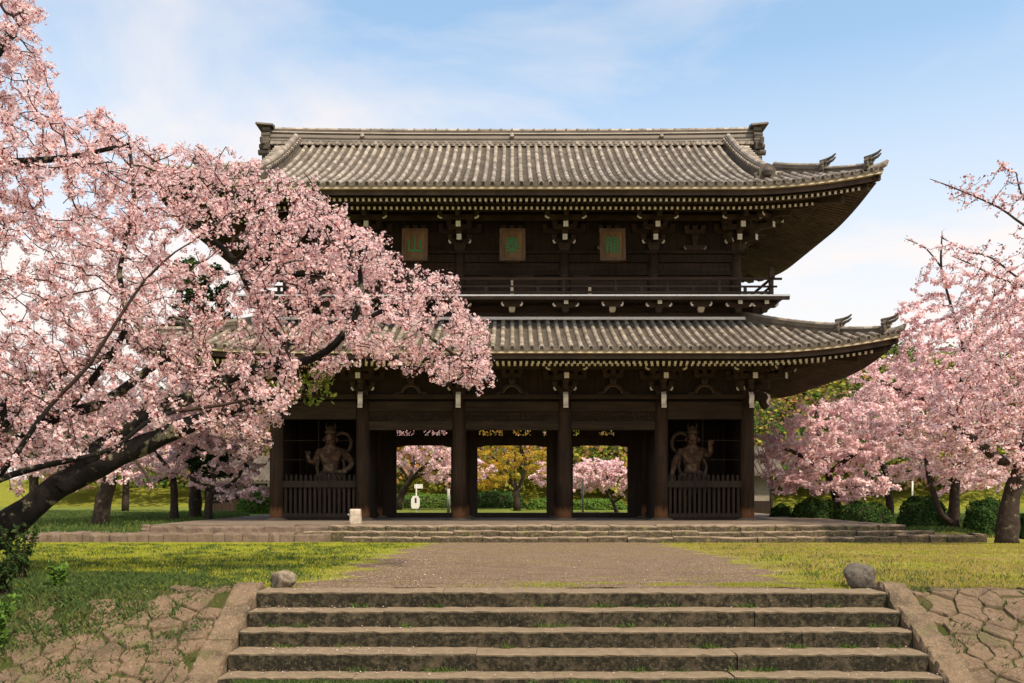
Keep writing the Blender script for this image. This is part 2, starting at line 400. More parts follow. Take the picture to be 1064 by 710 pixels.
M['rock_dark'] = stone('dark_rock_stone', (.15,.125,.10), (.03,.025,.018), (.34,.29,.23), 3.0)
def boulder(name, label, c, r, mat_, seed, squash=.8):
    import bmesh
    bm = bmesh.new(); bmesh.ops.create_icosphere(bm, subdivisions=4, radius=1)
    rr = random.Random(seed); ph = [rr.uniform(0, 6) for _ in range(12)]; dirs = [Vector((rr.gauss(0,1), rr.gauss(0,1), rr.gauss(0,1))).normalized() for _ in range(16)]
    for v in bm.verts:
        n = v.co.normalized(); d = 1.0
        for q in dirs: d = min(d, (.74+.14*math.sin(q.x*9)) / max(.2, n.dot(q))) if n.dot(q) > .45 else d
        d += .07*math.sin(n.x*4.3+ph[5])*math.sin(n.y*3.7+ph[6])*math.sin(n.z*5+ph[7]) + .05*math.sin(n.x*7+ph[0])*math.sin(n.y*6+ph[1]) + .03*math.sin(n.z*13+ph[2])*math.sin(n.x*15+ph[3]) + .012*math.sin(n.x*31+ph[4])*math.sin(n.z*29+ph[5])
        v.co = Vector((n.x*d*r[0], n.y*d*r[1], n.z*d*r[2]))
    me = bpy.data.meshes.new(name); bm.to_mesh(me); bm.free(); me.materials.append(mat_)
    for p in me.polygons: p.use_smooth = True
    o = bpy.data.objects.new(name, me); COL.objects.link(o); o.location = c
    return tag(o, label, 'rock')
boulder('rock', 'rounded pale boulder with a dark side above the left end of the steps', (-2.62, 10.75, .90), (.16, .15, .175), M['rock'], 4)
boulder('rock', 'jagged dark grey boulder above the right end of the steps', (3.99, 10.8, .91), (.21, .17, .20), M['rock_dark'], 23)

# ---------------------------------------------------------------- stone platform under the gate
plat = thing('stone_platform', 'low weathered stone platform with shallow steps that carries the temple gate', 'platform', (0, 33.6, .145))
rnd = random.Random(9)
def row_blocks(x0, x1, y0, y1, z0, z1, lmin, lmax, jit, bev=.04, tilt=0):
    mb = MB(); x = x0
    while x < x1 - .05:
        w = min(rnd.uniform(lmin, lmax), x1-x); w = x1-x if x1-x-w < .4 else w
        rough_block(mb, x+.008, x+w-.008, y0+rnd.uniform(-.04, .04), y1, z0, z1+rnd.uniform(-.02, .02), rnd, seg=.22, jit=jit, bev=bev); x += w
    return mb
local(row_blocks(-6.6, 14.1, 33.6, 34.6, -.1, FLOOR-.005, 1.1, 3.2, .035, .06).build('edging', M['ledge'], plat))
local(row_blocks(-7.4, 15.0, 33.25, 33.62, -.1, FLOOR-.20, .8, 2.2, .03, .05).build('step', M['ledge'], plat))
local(row_blocks(-5.9, 13.5, 32.88, 33.27, -.1, FLOOR-.385, .6, 1.8, .035, .05).build('step', M['ledge'], plat))
local(row_blocks(13.4, 16.7, 33.0, 33.6, -.1, FLOOR-.30, .35, .8, .05, .07).build('rubble_edging', M['ledge'], plat))
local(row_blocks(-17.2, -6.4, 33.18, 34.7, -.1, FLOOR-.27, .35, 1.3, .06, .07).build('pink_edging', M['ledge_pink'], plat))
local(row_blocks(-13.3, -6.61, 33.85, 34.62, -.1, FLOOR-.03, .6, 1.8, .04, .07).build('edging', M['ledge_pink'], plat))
mb = MB(); mb.box(-13.2, 14.1, 34.55, 55, -.1, FLOOR)          # floor slab
def f(t, b, out):
    n1 = noise(t, .9, 6); n2 = noise(t, 12, 5)
    col = ramp(t, n1, [(.3, (.11,.082,.058)), (.7, (.21,.158,.115))]); col = mix(t, ramp(t, n2, [(.5, (0,0,0)), (.75, (.5,.5,.5))]), col, (.2,.15,.1))
    t.links.new(col, b.inputs['Base Color']); bump(t, b, n2, .4, .02)
M['floor'] = mat('platform_floor', f)
local(mb.build('floor', M['floor'], plat))
# ---------------------------------------------------------------- the two-storey temple gate
gate = thing('temple_gate', 'huge dark wooden two storey temple gate with grey tiled roofs and white rafter ends', 'temple gate', (0, 44.3, FLOOR))
YF, YM, YB = 40.0, 44.3, 48.6
CXS = [-10.02, -6.35, -2.25, 2.25, 6.35, 10.02]
def gp(mb, name, mats, smooth=False, parent=None, recalc=False):
    return local(mb.build(name, mats, parent or gate, smooth, recalc)) if (parent in (None, gate)) else mb.build(name, mats, parent, smooth, recalc)

# ---- tiled roofs
LIFT, LL = .62, 5.6
class Roof:
    def __init__(s, Xc, Yf, Yb, ze, a, b, Tr, Xv=None, tg=99):
        s.Xc, s.Yf, s.Yb, s.ze, s.a, s.b, s.Tr, s.Xv, s.tg = Xc, Yf, Yb, ze, a, b, Tr, Xv, tg
    def lift(s, dc, t): return LIFT*max(0, 1-max(0, dc)/LL)**1.94*max(0, 1-t/6.5)
    def dc(s, side, q): return s.Xc-abs(q) if side in 'FB' else min(q-s.Yf, s.Yb-q)
    def out(s, side, q, t):
        return {'F': (q, s.Yf+t), 'B': (q, s.Yb-t), 'R': (s.Xc-t, q), 'L': (-s.Xc+t, q)}[side]
    def pt(s, side, q, t, dz=0):
        x, y = s.out(side, q, t)
        return Vector((x, y, s.ze + s.a*t + s.b*t*t + s.lift(s.dc(side, q), t) + dz))
    def tmax(s, side, q):
        d = s.dc(side, q)
        if side in 'FB': return s.Tr if (s.Xv and abs(q) <= s.Xv) else min(s.Tr, d)
        return min(d, s.tg, s.Tr)
    def rng(s, side): return (-s.Xc, s.Xc) if side in 'FB' else (s.Yf, s.Yb)
def tiles(rf, side, rnd):
    mb = MB(); q0, q1 = rf.rng(side); mid = (q0+q1)/2; sp = .372; n = int((q1-q0)/2/sp)
    lat = {'F': Vector((1,0,0)), 'B': Vector((-1,0,0)), 'R': Vector((0,1,0)), 'L': Vector((0,-1,0))}[side]
    TL = .34
    # bed under the tiles
    qs = np.linspace(q0, q1, 61)
    for qa, qb in zip(qs, qs[1:]):
        ta, tb = rf.tmax(side, qa), rf.tmax(side, qb)
        if rf.Xv and side in 'FB' and (abs(qa) <= rf.Xv) != (abs(qb) <= rf.Xv): ta = tb = min(ta, tb)
        for i in range(10):
            mb.add([rf.pt(side, qa, ta*i/10, -.05), rf.pt(side, qb, tb*i/10, -.05), rf.pt(side, qb, tb*(i+1)/10, -.05), rf.pt(side, qa, ta*(i+1)/10, -.05)], [(0,1,2,3) if side in 'FR' else (3,2,1,0)], 1)
    for k in range(-n, n+1):
        q = mid + k*sp; tm = rf.tmax(side, q)
        if tm < .12: continue
        nt = max(1, math.ceil(tm/TL)); wob = rnd.uniform(-.012, .012)
        for i in range(nt):
            t0, t1 = i*TL, min((i+1)*TL+.02, tm)
            if t1 - t0 < .03: continue
            a, b = rf.pt(side, q+wob, t0, .015), rf.pt(side, q+wob, t1, .015); tv = (b-a).normalized(); nv = lat.cross(tv)
            if nv.z < 0: nv = -nv
            vs = []; r0 = .096; r1 = .089; j = Vector((rnd.uniform(-.006,.006), rnd.uniform(-.006,.006), rnd.uniform(-.005,.005)))
            for p, r in ((a, r0), (b, r1)):
                for h in range(7):
                    th = R(-100 + 200*h/6); vs.append(p + j + nv*(math.cos(th)*r) + lat*(math.sin(th)*r))
            mb.add(vs, [(h, h+1, 8+h, 7+h) for h in range(6)], 0)
            if i == 0:   # round end tile with a raised rim
                for r, dpt in ((r0*1.12, 0), ):
                    c = a - tv*.01; ring = [c + nv*(math.cos(2*math.pi*h/12)*r) + lat*(math.sin(2*math.pi*h/12)*r) for h in range(12)]
                    inn = [c + nv*(math.cos(2*math.pi*h/12)*r*.68) + lat*(math.sin(2*math.pi*h/12)*r*.68) for h in range(12)]
                    deep = [p + tv*.025 for p in inn]
                    bk = [p + tv*.10 for p in ring]
                    mb.add(ring+inn+deep+bk, [(h, (h+1) % 12, 12+(h+1) % 12, 12+h) for h in range(12)] + [(12+h, 12+(h+1) % 12, 24+(h+1) % 12, 24+h) for h in range(12)] + [tuple(range(24, 36))] + [(36+h, 36+(h+1)%12, (h+1)%12, h) for h in range(12)], [0]*12+[1]*13+[0]*12)
        # flat pan tiles between this row and the next
        qn = q + sp; tmn = rf.tmax(side, qn)
        if k == n or tmn < .12: continue
        tm2 = min(tm, tmn)
        for i in range(max(1, math.ceil(tm2/TL*1.5))):
            t0 = i*TL/1.5; t1 = min(t0+TL/1.5+.02, tm2)
            if t1 - t0 < .03: continue
            dz = .028 + rnd.uniform(-.004, .004); qa, qb, qm = q+.07, qn-.07, (q+qn)/2
            vs = [rf.pt(side, qa, t0, dz), rf.pt(side, qm, t0, dz-.035), rf.pt(side, qb, t0, dz), rf.pt(side, qa, t1, 0), rf.pt(side, qm, t1, -.035), rf.pt(side, qb, t1, 0),
                  rf.pt(side, qa, t0, dz-.03), rf.pt(side, qm, t0, dz-.065), rf.pt(side, qb, t0, dz-.03)]
            mb.add(vs, [(0,1,4,3), (1,2,5,4), (6,7,1,0), (7,8,2,1)], 1)
        a, m_, b = rf.pt(side, q+.06, 0, .03), rf.pt(side, (q+qn)/2, 0, -.01), rf.pt(side, qn-.06, 0, .03)
        o = -(rf.pt(side, q, .1)-rf.pt(side, q, 0)).normalized()*.012; dn = Vector((0,0,-1))
        mb.add([a+o, m_+o, b+o, a+o+dn*.07, m_+o+dn*.09, b+o+dn*.07], [(0,1,4,3), (1,2,5,4)], 1)
    return mb
def eave_edge(rf, side):
    """pale board under the tiles and the dark board behind it"""
    mb = MB(); q0, q1 = rf.rng(side); qs = np.linspace(q0+.05, q1-.05, 81)
    def P_(q, t, z): return rf.pt(side, q, t, z - rf.a*t - rf.b*t*t)
    for (ta, tb, za, zb, m) in ((.04, .20, -.165, -.045, 0), (.20, .34, -.36, -.06, 1)):
        for qa, qb in zip(qs, qs[1:]):
            vs = [P_(q, t, z) for q in (qa, qb) for t, z in ((ta, za), (ta, zb), (tb, zb), (tb, za))]
            mb.add(vs, [(0,4,5,1), (1,5,6,2), (2,6,7,3), (3,7,4,0)], m)
    return mb
RAFT = []                                     # (priority, p0, p1) of every rafter
def rafters(rf, pri):
    boards = MB()
    for side in 'FRLB':
        q0, q1 = rf.rng(side); n = int((q1-q0)/2/.2266); mid = (q0+q1)/2
        fly = lambda q, t: Vector((*rf.out(side, q, t), rf.ze-.45+.25*(t-.5)+rf.lift(rf.dc(side, q), t)))
        base = lambda q, t: Vector((*rf.out(side, q, t), rf.ze-.35+.30*(t-1.9)+rf.lift(rf.dc(side, q), t)))
        for k in range(-n, n+1):
            q = mid + (k+.5)*.2266; d = rf.dc(side, q)
            if d > .75: RAFT.append((pri(side, q, 0), fly(q, .5), fly(q, min(2.5, d))))
            if d > 2.1: RAFT.append((pri(side, q, 1), base(q, 1.9), base(q, min(5.3, d))))
        qs = np.linspace(q0+.2, q1-.2, 61)
        for fn, t0, t1, dz in ((fly, .22, 2.6, .075), (base, 1.8, 5.6, .075)):
            for qa, qb in zip(qs, qs[1:]):
                for u in range(4):
                    v = []
                    for q, tt in ((qa, u), (qb, u), (qb, u+1), (qa, u+1)):
                        t = min(t0+(t1-t0)*tt/4, max(rf.dc(side, q), .0)); v.append(fn(q, t) + Vector((0,0,dz)))
                    if (v[0]-v[2]).length > .02: boards.add(v, [(0,1,2,3)])
        for fn, t, w, h, dz in ((base, 1.93, .12, .14, .145), (fly, .50, .10, .05, .10)):
            for qa, qb in zip(qs, qs[1:]):
                if min(rf.dc(side, qa), rf.dc(side, qb)) < t: continue
                boards.beam(fn(qa, t)+Vector((0,0,dz)), fn(qb, t)+Vector((0,0,dz)), w, h)
    return boards
def hip_beams(rf, root):
    for sx in (-1, 1):
        for sy, Ye in ((1, rf.Yf), (-1, rf.Yb)):
            def c(t, dz): return Vector((sx*(rf.Xc-t), Ye+sy*t, rf.ze + .25*t + rf.lift(t, t) + dz))
            mb = MB(); mb.beam(c(.42, -.52), c(3.0, -.45), .30, .36, 0, 0); mb.beam(c(1.15, -.80), c(5.4, -.62), .32, .34, 0, 0); mb.build('hip_rafter', M['rafter'], root)
def ridge_sweep(pts, layers, cap_r, side_off=None):
    """stacked ridge tiles swept along pts; layers = [(half width, height)]"""
    mb = MB(); pts = [Vector(p) for p in pts]; m = len(pts); base = 0.0
    secs = []
    for w, h in layers: secs.append((w, base, base+h)); base += h
    for n_, (w, z0, z1) in enumerate(secs):
        vs = []
        for i, p in enumerate(pts):
            t = pts[min(i+1, m-1)]-pts[max(i-1, 0)]; a = Vector((t.y, -t.x, 0)).normalized()
            vs += [p-a*w+Vector((0,0,z0)), p+a*w+Vector((0,0,z0)), p+a*w*.97+Vector((0,0,z1)), p-a*w*.97+Vector((0,0,z1))]
        fs = [(4*i+k, 4*(i+1)+k, 4*(i+1)+(k+1) % 4, 4*i+(k+1) % 4) for i in range(m-1) for k in range(4)] + [(3,2,1,0), (4*m-4, 4*m-3, 4*m-2, 4*m-1)]
        mb.add(vs, fs, (n_ % 2) if len(secs) > 5 else 1)
    # round cap tiles along the top, one short tube each
    tot = [0]
    for p, q in zip(pts, pts[1:]): tot.append(tot[-1]+(q-p).length)
    def at(s):
        for i in range(m-1):
            if s <= tot[i+1] or i == m-2:
                k = (s-tot[i])/max(1e-6, tot[i+1]-tot[i]); return pts[i].lerp(pts[i+1], k)
    s = 0
    while s < tot[-1]-.05:
        e = min(s+.34, tot[-1]); mb.tube([at(s)+Vector((0,0,base)), at(e)+Vector((0,0,base))], [cap_r*1.08, cap_r*.94], 10, 0); s += .33
    return mb, base
def ogre_tile(mb, c, d, s, horns=3):
    """ridge-end tile: shouldered plate with a boss, curls and forward-pointing horn tiles. d = outward unit vector"""
    c = Vector(c); d = Vector(d); d = Vector((d.x, d.y, 0)).normalized(); a = Vector((d.y, -d.x, 0)); up = Vector((0,0,1))
    fn = lambda u, y, w: c + a*(u*s) + d*(y*s) + up*(w*s)
    poly = [(-.55,-.1), (-.62,.18), (-.42,.30), (-.46,.62), (-.25,.86), (0,.95), (.25,.86), (.46,.62), (.42,.30), (.62,.18), (.55,-.1)]
    mb.prism(poly, -.16, .10, 1, fn)
    mb.lathe([(.01,-.2), (.15,-.16), (.22,0), (.15,.16), (.01,.2)], fn(0,.18,.46), 10, 1) if s > .7 else mb.tube([fn(0,.05,.45), fn(0,.26,.45)], [.24*s,.14*s], 8, 1)
    for sg in (-1, 1):
        mb.tube([fn(sg*.4,.0,.1), fn(sg*.62,.1,.16), fn(sg*.68,.12,.34), fn(sg*.54,.12,.42)], [.13*s,.12*s,.09*s,.05*s], 7, 1)
        if horns: mb.tube([fn(sg*.16,.1,.60), fn(sg*.3,.2,.72), fn(sg*.34,.3,.9)], [.1*s,.08*s,.03*s], 6, 1)
    for k in range(horns):
        z = .98 - k*.26; q = (k - (horns-1)/2)*.0
        mb.tube([fn(q,-.35,z-.04), fn(q,.25,z), fn(q,.62,z+.10), fn(q,.86,z+.27)], [.12*s,.12*s,.10*s,.05*s], 8, 1)
rnd = random.Random(21)
UP = Roof(14.27, 36.0, 52.6, ZC+11.83, .40, .0178, 8.3, Xv=10.95, tg=3.95)
LO = Roof(14.65, 35.3, 53.3, ZC+5.42, .335, .0122, 5.05)
for rf, nm in ((UP, 'upper_roof'), (LO, 'lower_roof')):
    root = bpy.data.objects.new(nm, None); COL.objects.link(root); root.parent = gate
    root.matrix_parent_inverse = Matrix.Translation(-Vector(gate.location))
    for side in 'FRLB': tiles(rf, side, rnd).build('tile_slope', [M['tile'], M['tile_dark']], root)
    for side in 'FRLB': eave_edge(rf, side).build('eave_board', [M['edge'], M['rafter']], root)
    hip_beams(rf, root)
    # corner ridges: a taller one that stops short, then a low one to the tip
    for sx in (-1, 1):
        for side, Ye, sy in (('F', rf.Yf, 1), ('B', rf.Yb, -1)):
            def hp(t, dz=0): return Vector((sx*(rf.Xc-t), Ye+sy*t, rf.ze+rf.a*t+rf.b*t*t+rf.lift(t, t)+dz))
            tin = 3.3 if rf is UP else 4.9
            mb, top = ridge_sweep([hp(t, -.02) for t in np.linspace(tin, 1.75, 12)], [(.17,.10),(.15,.10),(.17,.04),(.15,.11)], .105)
            ogre_tile(mb, hp(1.72, .02), (sx, -sy, 0), .55, 2)
            mb.build('corner_ridge', [M['tile'], M['tile_dark']], root)
            mb, top = ridge_sweep([hp(t, -.02) for t in np.linspace(1.7, .42, 9)], [(.15,.09),(.13,.09),(.15,.04)], .10)
            ogre_tile(mb, hp(.42, .0), (sx, -sy, 0), .55, 2)
            mb.tube([hp(.5, .03), hp(.1, .09), hp(-.02, .16), hp(-.10, .30)], [.12,.13,.12,.05], 9, 0)
            mb.build('corner_ridge', [M['tile'], M['tile_dark']], root)
    if rf is UP:
        yr = (UP.Yf+UP.Yb)/2; zr = UP.ze + UP.a*8.3 + UP.b*68.9
        mb, top = ridge_sweep([(x, yr, zr-.16 + .10*(abs(x)/11.6)**3) for x in np.linspace(-11.5, 11.5, 41)], [(.40,.12),(.34,.10),(.30,.10),(.34,.05),(.29,.12),(.25,.10),(.29,.05),(.24,.13)], .15)
        for sg in (-1, 1):      # scalloped courses of end tiles low on both faces
            for k in range(-44, 45):
                x = k*.255; mb.tube([(x, yr+sg*.30, zr-.02), (x, yr+sg*.44, zr-.03)], [.075,.085], 8, 0)
            for k in range(-22, 23): mb.tube([(k*.51, yr+sg*.05, zr+.70), (k*.51, yr+sg*.17, zr+.69)], [.05,.05], 6, 0)
            for x in (-7, 0, 7): mb.tube([(x, yr+sg*.2, zr+.28), (x, yr+sg*.42, zr+.30), (x, yr+sg*.36, zr+.48)], [.13,.1,.03], 7, 0)
            ogre_tile(mb, (sg*11.5, yr, zr-.25), (sg, 0, 0), 1.02, 0)
            for j in range(5): mb.tube([(sg*11.3, yr-.35, zr-.45+j*.27), (sg*(11.86-.05*j), yr-.35, zr-.47+j*.27)], [.14,.13], 9, 1); mb.tube([(sg*11.3, yr+.35, zr-.45+j*.27), (sg*(11.86-.05*j), yr+.35, zr-.47+j*.27)], [.14,.13], 9, 1)
            mb.prism([(-.62,.0),(.62,.0),(.5,.12),(-.5,.12)], 0, .8, 1, lambda u, y, w, sg=sg: (sg*(11.15+y), yr+u, zr+.72+w+.12*y*y))
            mb.tube([(sg*11.2, yr, zr+.84), (sg*11.75, yr, zr+.86), (sg*12.05, yr, zr+1.02)], [.13,.11,.04], 8, 1)
        mb.build('main_ridge', [M['tile'], M['tile_dark']], root)
        for sx in (-1, 1):
            for side in 'FB':
                mb, top = ridge_sweep([UP.pt(side, sx*10.12, t, -.02) for t in np.linspace(8.0, 1.35, 26)], [(.20,.17),(.17,.15),(.20,.05),(.17,.18)], .115)
                for t in np.arange(1.6, 8.0, .30):    # rim of small round tiles along its flank
                    for sg in (-1, 1):
                        p = UP.pt(side, sx*10.12, t, .42); mb.tube([p, p+Vector((sg*.25, 0, -.02))], [.062,.07], 7, 0)
                ogre_tile(mb, UP.pt(side, sx*10.12, 1.3, -.05), (0, -1 if side == 'F' else 1, 0), .74, 0)
                mb.build('descending_ridge', [M['tile'], M['tile_dark']], root)
                mb = MB()           # verge: short tiles laid across the gable edge
                for t in np.arange(2.95, 8.2, .33):
                    a = UP.pt(side, sx*10.3, t, .03); b = UP.pt(side, sx*11.08, t, .0)
                    mb.tube([a, b], [.095,.10], 9, 0)
                pts = [UP.pt(side, sx*10.9, t, -.28) for t in np.linspace(2.9, 8.3, 14)]
                for p, q in zip(pts, pts[1:]): mb.beam(p, q, .14, .42, 1)
                mb.build('verge', [M['tile'], M['rafter']], root)
            mb = MB(); tw = 3.5
            zb = UP.ze + UP.a*tw + UP.b*tw*tw - .25; prof = [(yy, zb) for yy in (UP.Yf+tw, UP.Yb-tw)]
            up_ = [(UP.Yb-t, UP.ze+UP.a*t+UP.b*t*t-.2) for t in np.linspace(tw, 8.3, 9)] + [(UP.Yf+t, UP.ze+UP.a*t+UP.b*t*t-.2) for t in np.linspace(8.2, tw, 9)]
            mb.prism(prof+up_, 0, .15, 0, lambda u, y, w, sx=sx: (sx*(10.45+y), u, w))
            mb.build('gable', M['wood'], root)
def priU(side, q, row): return (0 if side == 'F' and q > -4.2 and row == 0 else 1 if side == 'F' and q > -4.2 else 2 if side == 'R' else 4, -q)
def priL(side, q, row): return (2 if side == 'F' and q > -1 else 5, -q)
bu = rafters(UP, priU); bl = rafters(LO, priL)
gp(bu, 'soffit', M['rafter']); gp(bl, 'soffit', M['rafter'])
RAFT.sort(key=lambda r: r[0])
mbr = MB()
for i, (_, p0, p1) in enumerate(RAFT):
    m_ = MB() if i < 100 else mbr
    m_.beam(p0, p1, .095, .115, 0, 1)
    if i < 100: gp(m_, 'rafter', [M['rafter_light'], M['white']])
kind(gp(mbr, 'rafter_rows', [M['rafter_light'], M['white']]), 'stuff')

# ---- lower storey
ZT = ZC + 3.97                                   # top of the columns
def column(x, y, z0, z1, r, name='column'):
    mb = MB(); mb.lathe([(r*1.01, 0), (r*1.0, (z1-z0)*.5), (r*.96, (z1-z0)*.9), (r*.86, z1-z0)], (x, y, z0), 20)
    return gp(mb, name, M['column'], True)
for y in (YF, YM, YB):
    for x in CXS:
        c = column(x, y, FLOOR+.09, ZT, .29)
        mb = MB(); mb.lathe([(.52, 0), (.50, .05), (.40, .06), (.37, .095)], (x, y, FLOOR), 18)
        mb.build('plinth', M['ledge_pink'], c, True)
mb = MB()
for y in (YF, YB):
    pass
def beam_x(x0, x1, y, z0, z1, d, name, m='beam'):
    mb = MB(); mb.box(x0, x1, y-d/2, y+d/2, z0, z1); return gp(mb, name, M[m])
for y in (YF, YB):
    for a, b in zip(CXS, CXS[1:]):
        beam_x(a+.26, b-.26, y, ZC+3.45, ZC+3.86, .26, 'head_beam')
    for a, b in (zip(CXS[1:4], CXS[2:5]) if y == YF else ()):
        beam_x(a+.27, b-.27, y, ZC+2.66, ZC+3.02, .30, 'tie_beam')
        mb = MB()                                # openwork carving of waves and leaves between the beams
        mb.box(a+.27, b-.27, y+.02, y+.10, ZC+3.02, ZC+3.45)
        rr = random.Random(int(a*10)); u = a+.4
        while u < b-.4:
            c0 = Vector((u, y-.02, ZC+3.12+rr.uniform(0, .12))); ph = rr.uniform(0, 6); s_ = rr.choice((-1, 1))
            pts = [c0 + Vector((math.cos(ph+s_*q*.55)*(.17-.013*q), -.02-.006*q, math.sin(ph+s_*q*.55)*(.14-.01*q)+.06)) for q in range(10)]
            mb.tube(pts, [.045-.003*q for q in range(10)], 6); u += rr.uniform(.16, .26)
        gp(mb, 'carved_panel', M['greywood'] if False else M['beam'])
    for a, b in ((CXS[0], CXS[1]), (CXS[4], CXS[5])):
        beam_x(a+.27, b-.27, y, ZC+3.12, ZC+3.45, .22, 'tie_beam')
# wall plate / frieze above the columns
for y in (YF, YB):
    beam_x(-10.4, 10.4, y, ZT-.005, ZT+.18, .5, 'wall_plate')
    mb = MB(); mb.box(-10.2, 10.2, y+.06, y+.14, ZT+.18, ZT+2.2); gp(mb, 'frieze', M['wood'])
for x in (-10.02, 10.02):
    mb = MB(); mb.box(x-.25, x+.25, YF+.26, YB-.26, ZT-.005, ZT+.18); gp(mb, 'wall_plate', M['beam'])
    mb = MB(); mb.box(x-.05, x+.05, YF+.15, YB-.15, ZT+.18, ZT+2.2); gp(mb, 'frieze', M['wood'])
    mb = MB()
    for k in range(22):
        y0 = YF+.25 + k*(YB-YF-.5)/22; mb.box(x-.035, x+.035, y0+.004, y0+(YB-YF-.5)/22-.004, FLOOR+.1, ZT-.01)
    gp(mb, 'side_wall', M['wood'])
# ceiling of the passage
mb = MB(); mb.box(-9.95, 9.95, YF+.16, YB-.16, ZC+3.88, ZC+3.96)
for k in range(24): mb.box(-9.9, 9.9, YF+.3+k*.34, YF+.38+k*.34, ZC+3.78, ZC+3.88)
gp(mb, 'ceiling', M['wood'])
# doorway row in the middle: three openings, solid boards in the end bays
ZL = ZC + 2.22; THR = ZC - .953
ops = [(-5.45, -2.87), (-1.63, 1.63), (2.87, 5.45)]
for a, b in ops:
    fr = MB(); fr.box(a-.25, b+.25, YM-.16, YM+.16, FLOOR, THR); gp(fr, 'threshold', M['wood'])
    fr = MB(); fr.box(a-.25, b+.25, YM-.14, YM+.14, ZL, ZL+.42); 
    for sg, e in ((1, a), (-1, b)):
        fr.prism([(e, ZL+.001), (e+sg*.42, ZL+.001), (e+sg*.30, ZL-.045), (e, ZL-.075)], YM-.12, YM+.12, 0)
    gp(fr, 'lintel', M['wood'])
    # pierced transom: a board cut through with little holes
    mb = MB(); rr = random.Random(int(a*7)); nxh = int((b-a+.5)/.055); z0, z1 = ZL+.42, ZL+.86; nzh = 9
    for i in range(nxh):
        x0 = a-.25 + i*(b-a+.5)/nxh; x1 = x0 + (b-a+.5)/nxh
        for j in range(nzh):
            za, zb = z0+(z1-z0)*j/nzh, z0+(z1-z0)*(j+1)/nzh
            clump = math.sin(x0*3.3+1.2*math.sin(x0*1.3))+.4*math.sin(x0*9) > -.35
            if 0 < j < nzh-1 and clump and (i+j) % 2 == 0 and rr.random() < .62: continue
            mb.box(x0, x1, YM-.03, YM+.03, za, zb)
    gp(mb, 'pierced_transom', M['wood'])
    mb = MB(); mb.box(a-.25, b+.25, YM-.15, YM+.15, ZL+.86, ZC+3.78); gp(mb, 'upper_wall', M['wood'])
for x0, x1 in ((-6.1, -5.45), (-2.87, -2.52), (-1.98, -1.63), (1.63, 1.98), (2.52, 2.87), (5.45, 6.1)):
    mb = MB(); mb.box(x0, x1, YM-.12, YM+.12, FLOOR, ZC+3.78); gp(mb, 'door_jamb', M['wood'])
for sx in (-1, 1):
    mb = MB()
    for k in range(14):
        x0 = 6.62 + k*.224; mb.box(sx*x0 if sx > 0 else -x0-.218, sx*x0+.218 if sx > 0 else -x0, YM-.05, YM+.05, FLOOR+.02, ZC+3.78)
    gp(mb, 'back_wall', M['wood'])
    mb = MB(); mb.box(sx*6.35-.05, sx*6.35+.05, YF+.27, YM-.27, FLOOR+.25, ZC+3.45)
    for zz in (FLOOR+.02, FLOOR+1.7, ZC+2.7): mb.box(sx*6.35-.1, sx*6.35+.1, YF+.25, YM-.25, zz, zz+.24)
    gp(mb, 'passage_wall', M['wood'])
# fences in front of the statues
for sx in (-1, 1):
    x0, x1 = (6.62, 9.76) if sx > 0 else (-9.76, -6.62)
    mb = MB(); mb.box(x0, x1, YF-.12, YF+.12, ZC+.22, ZC+.50); mb.box(x0, x1, YF-.13, YF+.13, ZC-1.06, ZC-.88); mb.box(x0, x1, YF-.06, YF+.06, FLOOR+.0, ZC-1.06)
    n = 15
    for k in range(n):
        xc = x0 + .12 + (x1-x0-.24)*k/(n-1); w = .055
        mb.prism([(xc-w, ZC-.88), (xc-w, ZC+.70), (xc, ZC+.80), (xc+w, ZC+.70), (xc+w, ZC-.88)], YF+.13, YF+.19, 0)
        mb.prism([(xc-w, ZC-.88), (xc-w, ZC+.22), (xc+w, ZC+.22), (xc+w, ZC-.88)], YF-.02, YF+.05, 0)
    gp(mb, 'picket_fence', M['wood'])
    mb = MB()
    for z in (ZC+2.22, ZC+1.40): mb.tube([(x0, YF+.05, z), (x1, YF+.05, z)], .008, 5)
    mb.tube([((x0+x1)/2-.05, YF+.05, ZC+.5), ((x0+x1)/2-.05, YF+.05, ZC+3.1)], .008, 5)
    gp(mb, 'guard_wire', M['rafter'])

# ---- brackets: one set on every column of the front and the sides, in both storeys
def arm(mb, L_, y0, y1, z0, h, mat=0, white=True, fn=None):
    """bracket arm lying across: flat top, boat-shaped ends painted white along the curve"""
    prof = [(-L_, z0+h), (-L_, z0+h*.62)]
    curve = [(-L_ + .30*L_*(1-math.cos(q)), z0+h*.62 - h*.62*math.sin(q)) for q in np.linspace(0, math.pi/2, 5)][1:]
    prof += curve; prof += [(-u, w) for u, w in reversed(prof)]
    mb.prism(prof, y0, y1, mat, fn)
    if white:
        for sg in (-1, 1):
            c = [(-L_, z0+h*.62)] + curve[:-1]; inner = [(u+.055, w+.055) for u, w in c]
            poly = [(sg*u, w) for u, w in c] + [(sg*u, w) for u, w in reversed(inner)]
            mb.prism(poly, y0-.012, y0, 1, fn)
def masu(mb, u, y, z, s, fn=None, mat=0):
    fn = fn or (lambda u, y, w: (u, y, w)); hs = s/2
    vs = [fn(u+a*hs*k, y+b*hs*k, z+w) for w, k in ((0, .72), (s*.4, 1), (s*.8, 1)) for a, b in ((-1,-1),(1,-1),(1,1),(-1,1))]
    mb.add(vs, [(3,2,1,0), (8,9,10,11)] + [(r*4+k, r*4+(k+1) % 4, r*4+4+(k+1) % 4, r*4+4+k) for r in (0, 1) for k in range(4)], mat)
